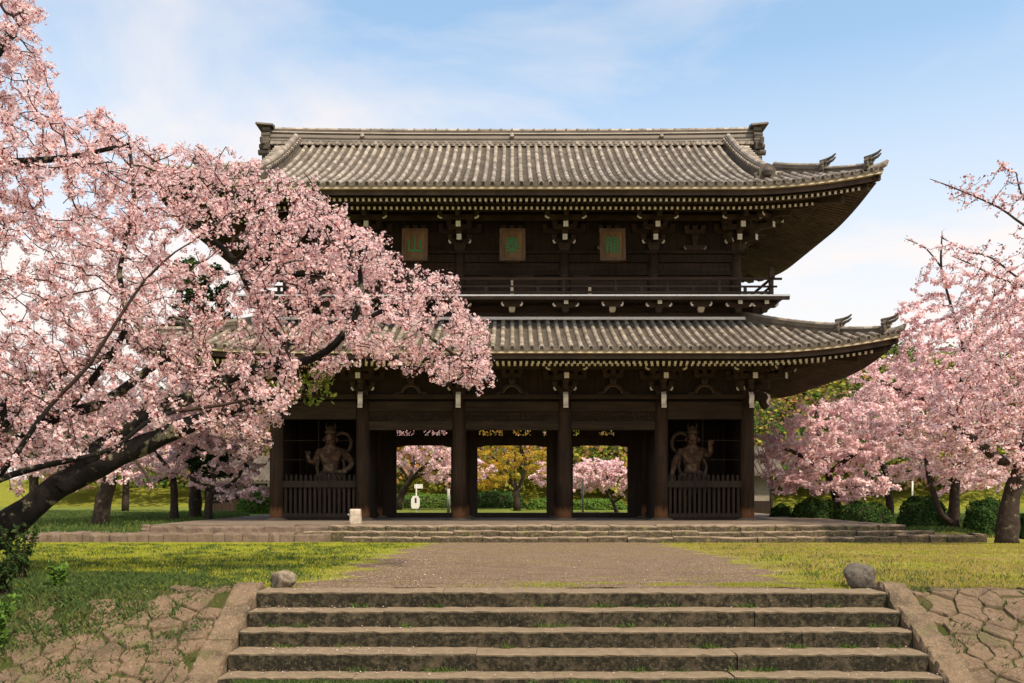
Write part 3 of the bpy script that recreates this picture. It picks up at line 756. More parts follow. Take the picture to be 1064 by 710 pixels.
def bracket(nose, reach=(.75, 1.35, 1.95)):
    mb = MB()
    masu(mb, 0, 0, 0, .50)
    arm(mb, .50, -.09, .09, .34, .24)
    for u in (-.42, 0, .42): masu(mb, u, 0, .58, .24)
    def proj(y1, z, h, w=.20, tip=True):
        mb.beam((0, y1, z+h/2), (0, .2, z+h/2), w, h, 0, 1 if tip else 0)
    proj(-reach[0], .36, .24, tip=not nose)
    arm(mb, .92, -.09, .09, .80, .24, white=False)
    for u in (-.82, -.42, 0, .42, .82): masu(mb, u, 0, 1.04, .22)
    masu(mb, 0, -reach[0]+.12, .60, .26)
    arm(mb, .50, -reach[0]+.03, -reach[0]+.21, .80, .22, white=False)
    for u in (-.42, 0, .42): masu(mb, u, -reach[0]+.12, 1.02, .22)
    proj(-reach[1], .74, .24)
    masu(mb, 0, -reach[1]+.12, .98, .24)
    arm(mb, .88, -reach[1]+.03, -reach[1]+.21, 1.06, .20)
    for u in (-.78, 0, .78): masu(mb, u, -reach[1]+.12, 1.26, .20)
    mb.beam((0, -reach[2], 1.16), (0, .2, 1.62), .18, .22, 0, 0)
    if nose:     # carved white-faced nose of the tie beam, an S in profile
        prof = [(-.30, .24), (-.55, .26), (-.72, .14), (-.76, -.02), (-.70, -.14), (-.72, -.26), (-.82, -.36), (-.74, -.42), (-.58, -.34), (-.52, -.16), (-.46, -.04), (-.30, -.06)]
        mb.prism(prof, -.105, .105, 0, lambda u, y, w: (y, u, w))
        face = prof[1:8]; th = .012
        vs = [( sgn*.103, u-th, w) for u, w in face for sgn in (-1, 1)]
        mb.add(vs, [(2*i, 2*i+1, 2*i+3, 2*i+2) for i in range(len(face)-1)], 1)
    return mb
def upper_cols(): return [-9.67, -6.1, -2.25, 2.25, 6.1, 9.67]
UY0, UY1 = 40.6, 48.0
lowb = bracket(True); upb = bracket(False)
me_low = lowb.build('bracket_set', [M['rafter'], M['white']], recalc=True); me_up = upb.build('bracket_set', [M['rafter'], M['white']], recalc=True)
def place(o, x, y, z, rz, first=False):
    c = o if first else o.copy()
    if not first: COL.objects.link(c)
    c.parent = gate; c.matrix_parent_inverse = Matrix.Translation(-Vector(gate.location)); c.location = (x, y, z); c.rotation_euler = (0, 0, rz)
    return c
UZ = ZC + 10.38
firstl = firstu = True
for i, x in enumerate(CXS):
    c = place(me_low, x, YF, ZT+.0, 0, firstl); firstl = False
for i, x in enumerate(upper_cols()):
    c = place(me_up, x, UY0, UZ, 0, firstu); firstu = False
for sx in (-1, 1):
    rz = math.pi/2*sx
    for y in (YM, YB): place(me_low, sx*10.02, y, ZT, rz)
    for y in (44.3, UY1): place(me_up, sx*9.67, y, UZ, rz)
    place(me_low, sx*10.04, YF+.02, ZT+.004, rz); place(me_up, sx*9.69, UY0+.02, UZ+.004, rz)
    c = place(me_low, sx*10.03, YF+.01, ZT+.002, math.pi/4*sx); c.scale = (1, 1.35, 1)
    c = place(me_up, sx*9.68, UY0+.01, UZ+.002, math.pi/4*sx); c.scale = (1, 1.35, 1)
# intermediate struts between the sets: frog-leg carving below, block and arms above
def frog():
    mb = MB(); o = [(-.75,.0),(-.66,.10),(-.45,.14),(-.36,.34),(-.20,.44),(0,.47)]; i_ = [(-.52,.0),(-.36,.06),(-.28,.22),(-.15,.33),(0,.36)]
    poly = o + [(-u, w) for u, w in reversed(o[:-1])] + [(-u, w) for u, w in i_] + [(u, w) for u, w in reversed(i_[:-1])]
    # split in quads so the arch stays open
    L_ = o + [(-u, w) for u, w in reversed(o[:-1])]; I = [i_[0], i_[1], i_[1], i_[2], i_[3], i_[4]]; I = I + [(-u, w) for u, w in reversed(I[:-1])]
    for (a, b), (c, d) in zip(zip(L_, L_[1:]), zip(I, I[1:])): mb.prism([a, b, d, c], -.10, .06, 0)
    for (a, b) in zip(I[2:9], I[3:9]): mb.beam((a[0], -.108, a[1]), (b[0], -.108, b[1]), .012, .018, 1)
    masu(mb, 0, 0, .47, .30); arm(mb, .45, -.09, .09, .72, .2, white=False)
    for u in (-.36, 0, .36): masu(mb, u, 0, .92, .22)
    return mb
fr = frog().build('frog_leg_strut', [M['rafter'], M['greywood']], recalc=True); first = True
for a, b in zip(CXS, CXS[1:]):
    place(fr, (a+b)/2, YF-.02, ZT+.185, 0, first); first = False
def ustrut():
    mb = MB(); arm(mb, .50, -.09, .05, .0, .22); mb.box(-.1,.1,-.05,.05,.2,.5); masu(mb, 0, 0, .46, .30); arm(mb, .45, -.09, .09, .70, .2, white=False)
    for u in (-.36, 0, .36): masu(mb, u, 0, .90, .22)
    return mb
us = ustrut().build('strut', [M['rafter'], M['greywood']], recalc=True); first = True
uc = upper_cols()
for i, (a, b) in enumerate(zip(uc, uc[1:])):
    place(us, (a+b)/2, UY0-.08, UZ+.05, 0, first); first = False
# long purlins carried by the brackets
for (yf, xe, z) in ((YF-1.23, 11.3, ZT+1.42), (YF-.63, 10.7, ZT+1.2), (UY0-1.23, 10.95, UZ+1.42), (UY0-.63, 10.3, UZ+1.2), (YF-1.95, 12.0, ZT+1.27), (UY0-1.95, 11.65, UZ+1.27)):
    off = YF-yf if z < ZT+3 else UY0-yf; yb = YB+off if z < ZT+3 else UY1+off
    mb = MB(); mb.box(-xe-.4, xe+.4, yf-.09, yf+.09, z, z+.2); mb.box(-xe-.4, xe+.4, yb-.09, yb+.09, z, z+.2)
    xx = (10.02 if z < ZT+3 else 9.67)+off
    for sx in (-1, 1): mb.box(sx*xx-.09, sx*xx+.09, yf+.0, yb, z+.204, z+.39)
    gp(mb, 'purlin', M['rafter'])

# ---- upper storey
BZ = ZC + 8.17                                    # balcony floor
mb = MB(); mb.box(-9.75, 9.75, UY0+.1, UY1-.1, ZC+5.6, BZ)        # core below the balcony, hidden behind its skirt
gp(mb, 'core', M['wood'])
for y, sg in ((UY0-.35, -1), (UY1+.35, 1)):
    mb = MB(); mb.box(-10.3, 10.3, y-.06, y+.06, ZC+7.3, BZ-.16); gp(mb, 'skirt_board', M['redwood'])
    mb = MB(); mb.box(-10.55, 10.55, y+sg*.13-.16, y+sg*.13+.16, ZC+7.465, ZC+7.64); gp(mb, 'sill_beam', M['redwood'])
    mb = MB(); mb.box(-10.45, 10.45, y+sg*.30-.12, y+sg*.30+.12, ZC+7.34, ZC+7.455); gp(mb, 'white_course', M['white'])
for sx in (-1, 1):
    mb = MB(); mb.box(sx*10.15-.06, sx*10.15+.06, UY0-.29, UY1+.29, ZC+6.9, BZ-.16); gp(mb, 'skirt_board', M['redwood'])
mb = MB(); mb.box(-11.05, 11.05, 38.85, UY0+.2, BZ-.16, BZ-.045); mb.box(-11.05, 11.05, UY1-.2, 49.75, BZ-.16, BZ-.045)
for sx in (-1, 1): mb.box(sx*9.5 if sx > 0 else -11.05, 11.05 if sx > 0 else -9.5, UY0+.2, UY1-.2, BZ-.16, BZ-.045)
gp(mb, 'balcony_floor', M['wood'])
mb = MB(); mb.box(-11.45, 11.45, 38.70, 38.85, BZ-.20, BZ-.0); 
for sx in (-1, 1): mb.box(sx*11.05 if sx > 0 else -11.2, 11.2 if sx > 0 else -11.05, 38.86, 49.9, BZ-.19, BZ-.01)
mb.box(-11.45, 11.45, 38.66, 38.70, BZ-.075, BZ-.012, 1)
gp(mb, 'balcony_edge', [M['rafter'], M['white']])
def bal_bracket(kind_):
    mb = MB()
    if kind_: # boat arm with a white rimmed underside over a block
        masu(mb, 0, -.62, .0, .26, mat=2); arm(mb, .46, -.72, -.54, .22, .26); mb.beam((0,-.55,.33), (0,0,.33), .16, .2)
    else:
        masu(mb, 0, -.45, .05, .28); arm(mb, .56, -.62, -.40, .24, .22)
        for u in (-.42, .42): masu(mb, u, -.52, .45, .18, mat=0)
        mb.beam((0,-.86,.46), (0,0,.46), .18, .26, 0, 1); mb.beam((-.07,-.80,.62),(-.07,-.5,.62), .10,.1,0,1)
    return mb
b0 = bal_bracket(0).build('balcony_bracket', [M['rafter'], M['white'], M['edge']], recalc=True); b1 = bal_bracket(1).build('balcony_bracket', [M['rafter'], M['white'], M['edge']], recalc=True)
f0 = f1 = True
for k, x in enumerate([-10.6, -9.5, -7.9, -6.15, -4.2, -2.25, 0, 2.25, 4.2, 6.15, 7.9, 9.5, 10.6]):
    if k % 2 or k in (0, 12): place(b0, x, UY0-.68, ZC+7.52, 0, f0); f0 = False
    else: place(b1, x, UY0-.68, ZC+7.54, 0, f1); f1 = False
# railing
ry = 38.98
def rail_piece(p0, p1, w, h, name='rail', m='redwood'):
    mb = MB(); mb.beam(p0, p1, w, h); return gp(mb, name, M[m])
for z, w, ext in ((BZ+.13, .10, .0), (BZ+.38, .075, .25), (BZ+.70, .085, .45)):
    for y in (ry, 49.6): rail_piece((-10.75-ext, y, z), (10.75+ext, y, z), w, w)
    for sx in (-1, 1): rail_piece((sx*10.75, ry-ext, z+.002), (sx*10.75, 49.6+ext, z+.002), w*.98, w*.98)
for sx in (-1, 1):
    mb = MB(); mb.box(sx*10.75-.085, sx*10.75+.085, ry-.085, ry+.085, BZ, BZ+1.0); mb.lathe([(.09,0),(.12,.05),(.10,.12),(.03,.2)], (sx*10.75, ry, BZ+1.0), 10)
    gp(mb, 'corner_post', M['redwood'])
xsr = np.linspace(-10.75, 10.75, 21)[1:-1]
for k, x in enumerate(xsr):
    mb = MB(); mb.box(x-.08, x+.08, ry-.055, ry+.055, BZ+.003, BZ+.078)
    mb.box(x-.06, x+.06, ry-.05, ry+.05, BZ+.184, BZ+.34)
    if k % 2: mb.lathe([(.05,0), (.035,.1), (.06,.16), (.04,.22)], (x, ry, BZ+.42), 8)
    gp(mb, 'baluster', M['edge'] if k in (9, 12) else M['redwood'])
# upper wall: columns, boards, doors, beams
for x in uc:
    for y in (UY0, UY1):
        mb = MB(); mb.lathe([(.24,0),(.235,1.4),(.21,2.25)], (x, y, BZ-.05), 16); gp(mb, 'column', M['redwood'], True)
for (a, b) in zip(uc, uc[1:]):
    for y, sg in ((UY0, 1), (UY1, -1)):
        mb = MB(); n = 12
        for k in range(n):
            x0 = a+.2+(b-a-.4)*k/n; mb.box(x0+.005, x0+(b-a-.4)/n-.005, y+sg*.04-.03, y+sg*.04+.03+.004*(k % 2), BZ-.04, UZ+.02)
        gp(mb, 'wall_boards', M['redwood'])
        for z0, z1, d in ((BZ-.03, BZ+.14, .20), (UZ-1.0, UZ-.80, .22), (UZ-.45, UZ-.12, .26)):
            beam_x(a+.2, b-.2, y, z0, z1, d, 'tie_beam', 'wood')
for x in (-9.67, 9.67):
    mb = MB(); mb.box(x-.04, x+.04, UY0+.15, UY1-.15, BZ-.04, UZ+.02); gp(mb, 'side_wall', M['redwood'])
    mb = MB(); mb.box(x-.06, x+.06, UY0+.1, UY1-.1, UZ+.02, UZ+2.2); gp(mb, 'frieze', M['wood'])
for y in (UY0, UY1):
    beam_x(-10.0, 10.0, y, UZ-.10, UZ+.02, .5, 'wall_plate', 'wood')
    mb = MB(); mb.box(-9.6, 9.6, y+.05, y+.13, UZ+.02, UZ+2.2)
    for k in range(80): mb.box(-9.55+k*.24, -9.49+k*.24, y-.01, y+.05, UZ+.85, UZ+1.35)
    gp(mb, 'frieze', M['wood'])
for x0, x1 in ((-.95, -.03), (.03, .95), (2.55, 3.35)):
    mb = MB(); mb.box(x0, x1, UY0-.06, UY0-.005, BZ+.145, UZ-1.005)
    for z in (BZ+.25, BZ+.85): mb.box(x0+.08, x1-.08, UY0-.075, UY0-.06, z, z+.45)
    gp(mb, 'door', M['redwood'])
# ---------------------------------------------------------------- name plaques under the upper eaves
M['green'] = mat('green_paint', lambda t, b, o: (b.inputs['Base Color'].__setattr__('default_value', (.05, .18, .065, 1))))
M['plaque'] = wood('plaque_wood', (.09, .048, .018), (.27, .155, .065), stretch=(5, 5, .8))
M['plaque_frame'] = wood('plaque_frame_wood', (.08, .045, .026), (.20, .12, .07), stretch=(2, 2, 2))
def plaque(px, body, label):
    x, y, z = P(px, 254.5, 38.75); w, h = 1.06, 1.38
    r = thing('name_plaque', label, 'plaque', (x, y, z), 'name plaques under the upper eaves'); r.rotation_euler = (R(-9), 0, 0)
    mb = MB(); mb.box(-w/2+.09, w/2-.09, -.01, .05, -h/2+.09, h/2-.09); mb.build('board', M['plaque'], r)
    mb = MB()
    for a in (((-w/2, -h/2), (w/2, -h/2), (w/2-.10, -h/2+.10), (-w/2+.10, -h/2+.10)), ((w/2, -h/2), (w/2, h/2), (w/2-.10, h/2-.10), (w/2-.10, -h/2+.10)),
              ((w/2, h/2), (-w/2, h/2), (-w/2+.10, h/2-.10), (w/2-.10, h/2-.10)), ((-w/2, h/2), (-w/2, -h/2), (-w/2+.10, -h/2+.10), (-w/2+.10, h/2-.10))):
        mb.prism(list(a), -.06, .07)
    mb.build('frame', M['plaque_frame'], r)
    cu = bpy.data.curves.new('tmp', 'FONT'); cu.body = body; cu.size = .76; cu.align_x = 'CENTER'; cu.align_y = 'CENTER'; cu.extrude = .015; cu.offset = .006
    to = bpy.data.objects.new('tmp', cu); COL.objects.link(to); dg = bpy.context.evaluated_depsgraph_get(); dg.update()
    me = bpy.data.meshes.new_from_object(to.evaluated_get(dg)); bpy.data.objects.remove(to); me.name = 'character'
    co = np.array([v.co[:] for v in me.vertices]); c = (co.max(0)+co.min(0))/2
    for v in me.vertices: v.co = ((v.co.x-c[0])*.86, -.022 - v.co.z, v.co.y-c[1])
    me.materials.clear(); me.materials.append(M['green'])
    o = bpy.data.objects.new('character', me); COL.objects.link(o); o.parent = r
    mb = MB()
    for sx in (-.3, .3): mb.tube([(sx, .05, h/2-.05), (sx, .42, h/2+.25)], .012, 5)
    mb.box(-.3, .3, .06, .25, -h/2+.02, -h/2+.08); mb.build('hanger', M['rafter'], r)
plaque(431, '山', 'wooden plaque with one simple green character, half hidden by the cherry blossom')
plaque(532.5, '泰', 'wooden plaque with a spreading tree-like green character over the middle bay')
plaque(636.5, '龍', 'wooden plaque with a dense two-column green character, farthest from the blossom')

# ---------------------------------------------------------------- guardian statues
def f(t, b, out):
    n1 = noise(t, 3, 6, .7); n2 = noise(t, 13, 5, .7)
    col = ramp(t, n1, [(.36, (.03,.016,.010)), (.48, (.10,.055,.032)), (.56, (.20,.12,.07)), (.66, (.30,.20,.125))]); col = mix(t, ramp(t, n2, [(.5, (0,0,0)), (.7, (.7,.7,.7))]), col, (.10,.055,.035))
    t.links.new(col, b.inputs['Base Color']); bump(t, b, n2, .5, .03)
M['statue'] = mat('painted_statue_wood', f)
def f(t, b, out):
    n1 = noise(t, 4, 6, .7); t.links.new(ramp(t, n1, [(.35, (.04,.026,.017)), (.65, (.15,.10,.06))]), b.inputs['Base Color']); bump(t, b, n1, .5, .03)
M['robe'] = mat('statue_cloth_wood', f)
def skin_body(name, joints, edges, root, mat_, parent, sub=2):
    me = bpy.data.meshes.new(name); me.from_pydata([j[0] for j in joints], edges, [])
    o = bpy.data.objects.new(name, me); COL.objects.link(o)
    sk = o.modifiers.new('skin', 'SKIN'); ss = o.modifiers.new('sub', 'SUBSURF'); ss.levels = sub; ss.render_levels = sub
    for v, j in zip(me.skin_vertices[0].data, joints):
        r = j[1]; v.radius = r if isinstance(r, tuple) else (r, r); v.use_root = False
    me.skin_vertices[0].data[root].use_root = True
    dg = bpy.context.evaluated_depsgraph_get(); dg.update()
    m2 = bpy.data.meshes.new_from_object(o.evaluated_get(dg)); bpy.data.objects.remove(o); m2.name = name
    m2.materials.clear(); m2.materials.append(mat_)
    for p in m2.polygons: p.use_smooth = True
    o = bpy.data.objects.new(name, m2); COL.objects.link(o); o.parent = parent; return o
def guardian(px, mirror, label):
    """mirror=+1: raised arm on the viewer's right (right-hand statue); -1: hand on hip, other palm out"""
    x, y, _ = P(px, 500, 41.6); r = thing('guardian_statue', label, 'statue', (x, y, FLOOR), 'guardian statues in the end bays')
    # heights over the floor; u = viewer's right
    J = [((0, 0, 1.95), (.34,.26)), ((0,-.02, 2.25), (.36,.27)), ((0,-.04, 2.62), (.46,.31)), ((0,-.02, 2.98), (.44,.26)), ((0,-.06, 3.20), .19), ((0,-.10, 3.48), (.25,.26)), ((0,-.09, 3.72), (.24,.25)), ((0,-.06, 3.88), .15)]
    E = [(k, k+1) for k in range(7)]
    def chain(start, pts):
        prev = start
        for p, rr in pts: J.append((p, rr)); E.append((prev, len(J)-1)); prev = len(J)-1
        return prev
    if mirror > 0:
        ra = chain(3, [((.52,-.02,2.98), .20), ((.74,-.04,2.80), .16), ((.78,-.22,3.08), .13), ((.74,-.34,3.30), .10)])
        la = chain(3, [((-.54,-.02,2.96), .20), ((-.80,.0,2.45), .155), ((-.92,-.20,2.02), .12), ((-.96,-.26,1.80), .09)])
    else:
        ra = chain(3, [((.54,-.02,2.96), .20), ((1.00,.02,2.46), .16), ((.72,-.28,2.10), .13), ((.44,-.36,2.08), .10)])
        la = chain(3, [((-.52,-.02,2.96), .20), ((-.74,.0,2.48), .155), ((-.86,-.30,2.50), .12), ((-.94,-.42,2.72), .09)])
    chain(0, [((.26,-.02,1.60), .24), ((.36,-.06,.95), .19), ((.40,.0,.36), .12), ((.42,-.18,.27), .10)])
    chain(0, [((-.26,-.02,1.60), .24), ((-.34,-.06,.95), .19), ((-.36,.0,.36), .12), ((-.38,-.18,.27), .10)])
    # fingers: separate chains rooted in the palms
    for tip, fist, dirv in ((ra, True, 0), (la, False, 1)):
        p = Vector(J[tip][0]); 
        if fist: J.append((tuple(p+Vector((0,-.03,.10 if mirror > 0 else 0))), .12)); E.append((tip, len(J)-1)); palm = len(J)-1
        else: J.append((tuple(p+Vector((0,-.02,-.10 if mirror > 0 else .10))), (.10,.06))); E.append((tip, len(J)-1)); palm = len(J)-1
        pc = Vector(J[palm][0]); sgn = -1 if (not fist and mirror > 0) else 1
        for k in range(4):
            u = (k-1.5)*.055
            if fist: chain(palm, [(tuple(pc+Vector((u,-.10,.05))), .032), (tuple(pc+Vector((u,-.15,-.02))), .03), (tuple(pc+Vector((u,-.10,-.07))), .028)])
            else: chain(palm, [(tuple(pc+Vector((u,-.02,sgn*.10))), .03), (tuple(pc+Vector((u*1.5,-.05,sgn*(.20-.02*abs(k-1.5))))), .026)])
        chain(palm, [(tuple(pc+Vector((.10,-.05,sgn*.02))), .032), (tuple(pc+Vector((.15,-.09,sgn*.08))), .028)])
    body = skin_body('body', J, E, 0, M['statue'], r)
    # face: brow, nose, cheeks, mouth, ears
    mb = MB(); c = Vector((0,-.10,3.52))
    mb.tube([c+Vector((-.17,-.22,.10)), c+Vector((-.08,-.27,.07)), c+Vector((0,-.27,.04)), c+Vector((.08,-.27,.07)), c+Vector((.17,-.22,.10))], [.03,.045,.04,.045,.03], 7)
    mb.tube([c+Vector((0,-.25,.05)), c+Vector((0,-.31,-.05)), c+Vector((0,-.27,-.08))], [.03,.055,.04], 7)
    mb.tube([c+Vector((-.10,-.22,-.16)), c+Vector((0,-.27,-.14)), c+Vector((.10,-.22,-.16))], [.02,.03,.02], 6)
    for sg in (-1, 1):
        mb.lathe([(.005,-.05),(.045,-.03),(.055,0),(.045,.03),(.005,.05)], tuple(c+Vector((sg*.10,-.22,-.0))), 9)
        mb.tube([c+Vector((sg*.25,.02,.10)), c+Vector((sg*.30,.0,.0)), c+Vector((sg*.26,-.01,-.13))], [.03,.05,.03], 6)
    mb.build('face', M['statue'], r, True)
    # topknot with a two-pronged crown
    mb = MB(); mb.lathe([(.27,0),(.28,.08),(.20,.16),(.12,.24),(.13,.30),(.05,.36)], (0,-.06,3.78), 14)
    for sg in (-1, 1): mb.tube([(sg*.10,-.06,3.92), (sg*.19,-.07,4.06), (sg*.20,-.07,4.16), (sg*.15,-.07,4.28)], [.055,.05,.035,.01], 7)
    mb.build('crown', M['robe'], r, True)
    # scarf that loops up behind the head on one side and trails past the hips
    mb = MB(); s = -1 if mirror > 0 else 1
    loop = [Vector((s*(.48+.40*math.sin(q)), .12, 3.36-.46*math.cos(q))) for q in np.linspace(.2, 5.6, 20)]
    mb.tube([(s*.30,.1,2.95)] + loop, [.05]+[.085]*20, 7)
    for sg in (-1, 1): mb.tube([(sg*.50,.05,2.75), (sg*.62,-.12,2.3), (sg*.50,-.26,1.9), (sg*.72,-.2,1.5), (sg*.60,-.2,1.1)], [.06,.07,.08,.07,.03], 7)
    mb.build('scarf', M['robe'], r, True)
    # pleated skirt and knotted belt
    mb = MB(); n = 48; vs = []; fs = []
    for j, (rad, z) in enumerate(((.40,2.08),(.47,1.95),(.62,1.72),(.72,1.45),(.70,1.12))):
        for k in range(n):
            q = 2*math.pi*k/n; rr = rad*(1+.03*j*math.sin(q*9)) ; vs.append((rr*math.cos(q), rr*.72*math.sin(q)-.03, z + .03*j*math.sin(q*9+1)))
    for j in range(4):
        for k in range(n): fs.append((j*n+k, j*n+(k+1) % n, (j+1)*n+(k+1) % n, (j+1)*n+k))
    mb.add(vs, fs); mb.tube([(.42*math.cos(q), .32*math.sin(q)-.03, 2.06) for q in np.linspace(0, 2*math.pi, 25)], .07, 7)
    for k in range(9):
        q = math.pi + math.pi*(k+.5)/9; mb.tube([(.44*math.cos(q), .34*math.sin(q)-.04, 2.02), (.62*math.cos(q), .5*math.sin(q)-.06, 1.92), (.66*math.cos(q), .54*math.sin(q)-.06, 1.74)], [.05,.075,.03], 6)
    mb.build('skirt', M['robe'], r, True)
    mb = MB(); mb.prism([(-.55,0),(.55,0),(.48,.10)], 0, .01) if False else mb.lathe([(.75,0),(.72,.12),(.60,.2),(.55,.26)], (0,-.02,0), 12); mb.build('pedestal', M['rafter'], r)
guardian(719, 1, 'painted wooden guardian statue with one fist raised behind the right fence')
guardian(344, -1, 'painted wooden guardian statue with one hand on its hip behind the left fence')

# ---------------------------------------------------------------- stone posts, poles, sign
def post(px, py, d, w, h, label, m='paleblock', name='stone_post', notch=False, zb=None):
    x, y, z = P(px, py, d); zb = z if zb is None else zb; mb = MB(); rr = random.Random(int(px)); vs = []; n = 6
    for i in range(n+1):
        for a, b in ((-1,-.8),(-.8,-1),(.8,-1),(1,-.8),(1,.8),(.8,1),(-.8,1),(-1,.8)):
            k = 1 - .06*i/n - (.12 if i == n else 0); vs.append((x+a*w/2*k+rr.uniform(-.012,.012), y+b*w/2*k+rr.uniform(-.012,.012), zb+h*i/n - (.02 if i == n else 0)))
    mb.add(vs, [(i*8+k, i*8+(k+1) % 8, i*8+8+(k+1) % 8, i*8+8+k) for i in range(n) for k in range(8)] + [tuple(n*8+k for k in range(8))])
    if notch: mb.prism([(x-w*.72, zb+h*.62), (x-w*.45, zb+h*.72), (x-w*.45, zb+h*.45)], y-.1, y+.1)
    return tag(mb.build(name, M[m]), label, 'post')
post(369.5, 543, 35.6, .42, .58, 'pale squared stone block on the platform in front of the gate', notch=True, zb=FLOOR-.01)
post(152, 547, 33.8, .30, .42, 'short weathered stone post on the platform edge under the blossom', 'ledge_pink', zb=.36)
M['concrete'] = stone('pole_concrete', (.55,.52,.48), (.42,.39,.36), (.6,.58,.54))
M['plastic'] = mat('white_enamel', lambda t, b, o: (b.inputs['Base Color'].__setattr__('default_value', (.78,.76,.72,1))))
M['darkmark'] = mat('dark_print', lambda t, b, o: (b.inputs['Base Color'].__setattr__('default_value', (.05,.04,.04,1))))
def pole(px, pyt, pyb, d, r, label, arms=False, m='concrete'):
    x, y, z1 = P(px, pyt, d); z0 = gz(x, y); t = thing('utility_pole' if arms else 'pole', label, 'pole', (x, y, z0))
    mb = MB(); mb.lathe([(r, 0), (r*.8, z1-z0)], (0, 0, 0), 10); mb.build('shaft', M[m], t, True)
    if arms:
        mb = MB(); mb.box(-.9,.9,-.05,.05,z1-z0-.5,z1-z0-.38); mb.box(-.7,.7,-.05,.05,z1-z0-1.1,z1-z0-1.0)
        for u in (-.8,-.3,.3,.8): mb.lathe([(.05,0),(.07,.08),(.03,.16)], (u,0,z1-z0-.38), 8)
        mb.build('crossarm', M['rafter'], t)
pole(640, 445, 530, 92, .24, 'grey concrete utility pole on the slope seen through the right doorway', True)
pole(605.5, 497, 532, 57, .07, 'thin pale post beside the pink tree seen through the right doorway')
pole(948, 500, 549, 39, .045, 'thin white post behind the clipped bushes at the right', m='plastic')
pole(466, 508, 532, 60, .11, 'pale wooden post seen through the left doorway', m='concrete')
# lantern-shaped sign through the left doorway
x, y, z = P(432.5, 531, 62); t = thing('hanging_sign', 'white hanging sign on a bracket post seen through the left doorway', 'sign', (x, y, gz(x, y)))
hh = P(0, 503, 62)[2]-gz(x, y)
mb = MB(); mb.tube([(0,0,0),(0,0,hh)], .05, 8); mb.build('pole', M['plastic'], t)
mb = MB(); mb.box(-.12,.42,-.03,.03,hh-.30,hh-.02); mb.build('top_board', M['plastic'], t)
mb = MB(); mb.prism([(-.27,hh-1.62),(.15,hh-1.62),(.24,hh-1.45),(.24,hh-.98),(.10,hh-.78),(-.20,hh-.78),(-.32,hh-1.0),(-.32,hh-1.45)], -.16, -.08); mb.build('sign_board', M['plastic'], t)
mb = MB(); mb.prism([(-.08,hh-1.25),(.04,hh-1.25),(.04,hh-.95),(-.02,hh-.90),(-.08,hh-.95)], -.172, -.16); mb.build('mark', M['darkmark'], t)
# small buildings beyond
M['plaster'] = stone('wall_plaster', (.34,.29,.235), (.22,.185,.15), (.40,.345,.285))
def house(name, label, x0, x1, y0, y1, z0, zw, zr, parts=True):
    t = thing(name, label, 'building', ((x0+x1)/2, (y0+y1)/2, z0)); cx, cy = (x0+x1)/2, (y0+y1)/2
    hx, hy, hw, hr = (x1-x0)/2, (y1-y0)/2, zw-z0, zr-z0
    mb = MB(); mb.box(-hx, hx, -hy, hy, 0, hw); mb.build('wall', M['plaster'], t)
    mb = MB(); mb.box(-hx-.02, hx+.02, -hy-.06, -hy-.003, 0, .9)
    k = -hx
    while k <= hx+.01: mb.box(k-.06, k+.06, -hy-.09, -hy-.061, 0, hw); k += 2*hx/4
    mb.build('timber_frame', M['wood'], t)
    mb = MB(); mb.prism([(-hy-.7, hw-.1), (0, hr), (hy+.7, hw-.1), (hy+.7, hw+.08), (0, hr+.2), (-hy-.7, hw+.08)], -hx-.6, hx+.6, 0, lambda u, y, w: (y, u, w))
    for i in range(int((2*hx+1.2)/.3)):
        xx = -hx-.6+i*.3
        for sg in (-1, 1): mb.tube([(xx, sg*(hy+.7), hw+.08), (xx, 0, hr+.2)], .07, 6)
    mb.build('roof', M['tile_dark'], t)
    for u in (-.5*hx, .5*hx):
        mb = MB(); mb.box(u-.5, u+.5, -hy-.05, -hy-.004, 1.1, 2.0); mb.build('window', M['darkmark'], t)
house('temple_house', 'low white-walled house with dark timber base behind the right cherry trees', 8.2, 15.75, 57, 61, .5, 3.0, 4.6)
house('temple_house', 'low house with a grey tiled roof behind the left end of the gate', -20.2, -16.2, 62, 66, .7, 2.6, 4.2)
# ---------------------------------------------------------------- plants: materials
def leafmat(name, stops, trans=.4, tint=(1,1,1), rough=.7, big=.25):
    m = bpy.data.materials.new(name); m.use_nodes = True; t = m.node_tree; t.nodes.clear()
    out = N(t, 'ShaderNodeOutputMaterial'); d = N(t, 'ShaderNodeBsdfDiffuse'); tr = N(t, 'ShaderNodeBsdfTranslucent'); mx = N(t, 'ShaderNodeMixShader'); mx.inputs[0].default_value = trans
    g = N(t, 'ShaderNodeNewGeometry'); n = noise(t, .9, 3, .6)
    v = math_(t, 'ADD', math_(t, 'MULTIPLY', g.outputs['Random Per Island'], 1-big), math_(t, 'MULTIPLY', n, big))
    c = ramp(t, v, stops); t.links.new(c, d.inputs[0]); t.links.new(c, tr.inputs[0])
    t.links.new(d.outputs[0], mx.inputs[1]); t.links.new(tr.outputs[0], mx.inputs[2]); t.links.new(mx.outputs[0], out.inputs[0]); return m
M['petal'] = leafmat('cherry_petal', [(.05, (.66,.29,.30)), (.24, (.84,.52,.525)), (.52, (.91,.69,.68)), (.88, (.95,.84,.825))], .42)
M['calyx'] = leafmat('cherry_bud', [(.2, (.28,.06,.06)), (.8, (.45,.13,.11))], .2)
M['petal_far'] = leafmat('cherry_blossom_far', [(.05, (.62,.27,.30)), (.20, (.83,.51,.535)), (.46, (.91,.68,.69)), (.85, (.95,.83,.83))], .46)
M['young_leaf'] = leafmat('young_leaf', [(.2, (.10,.16,.02)), (.8, (.26,.30,.05))], .4)
M['dark_leaf'] = leafmat('evergreen_leaf', [(.1, (.018,.035,.012)), (.6, (.045,.075,.022)), (.95, (.09,.12,.035))], .25)
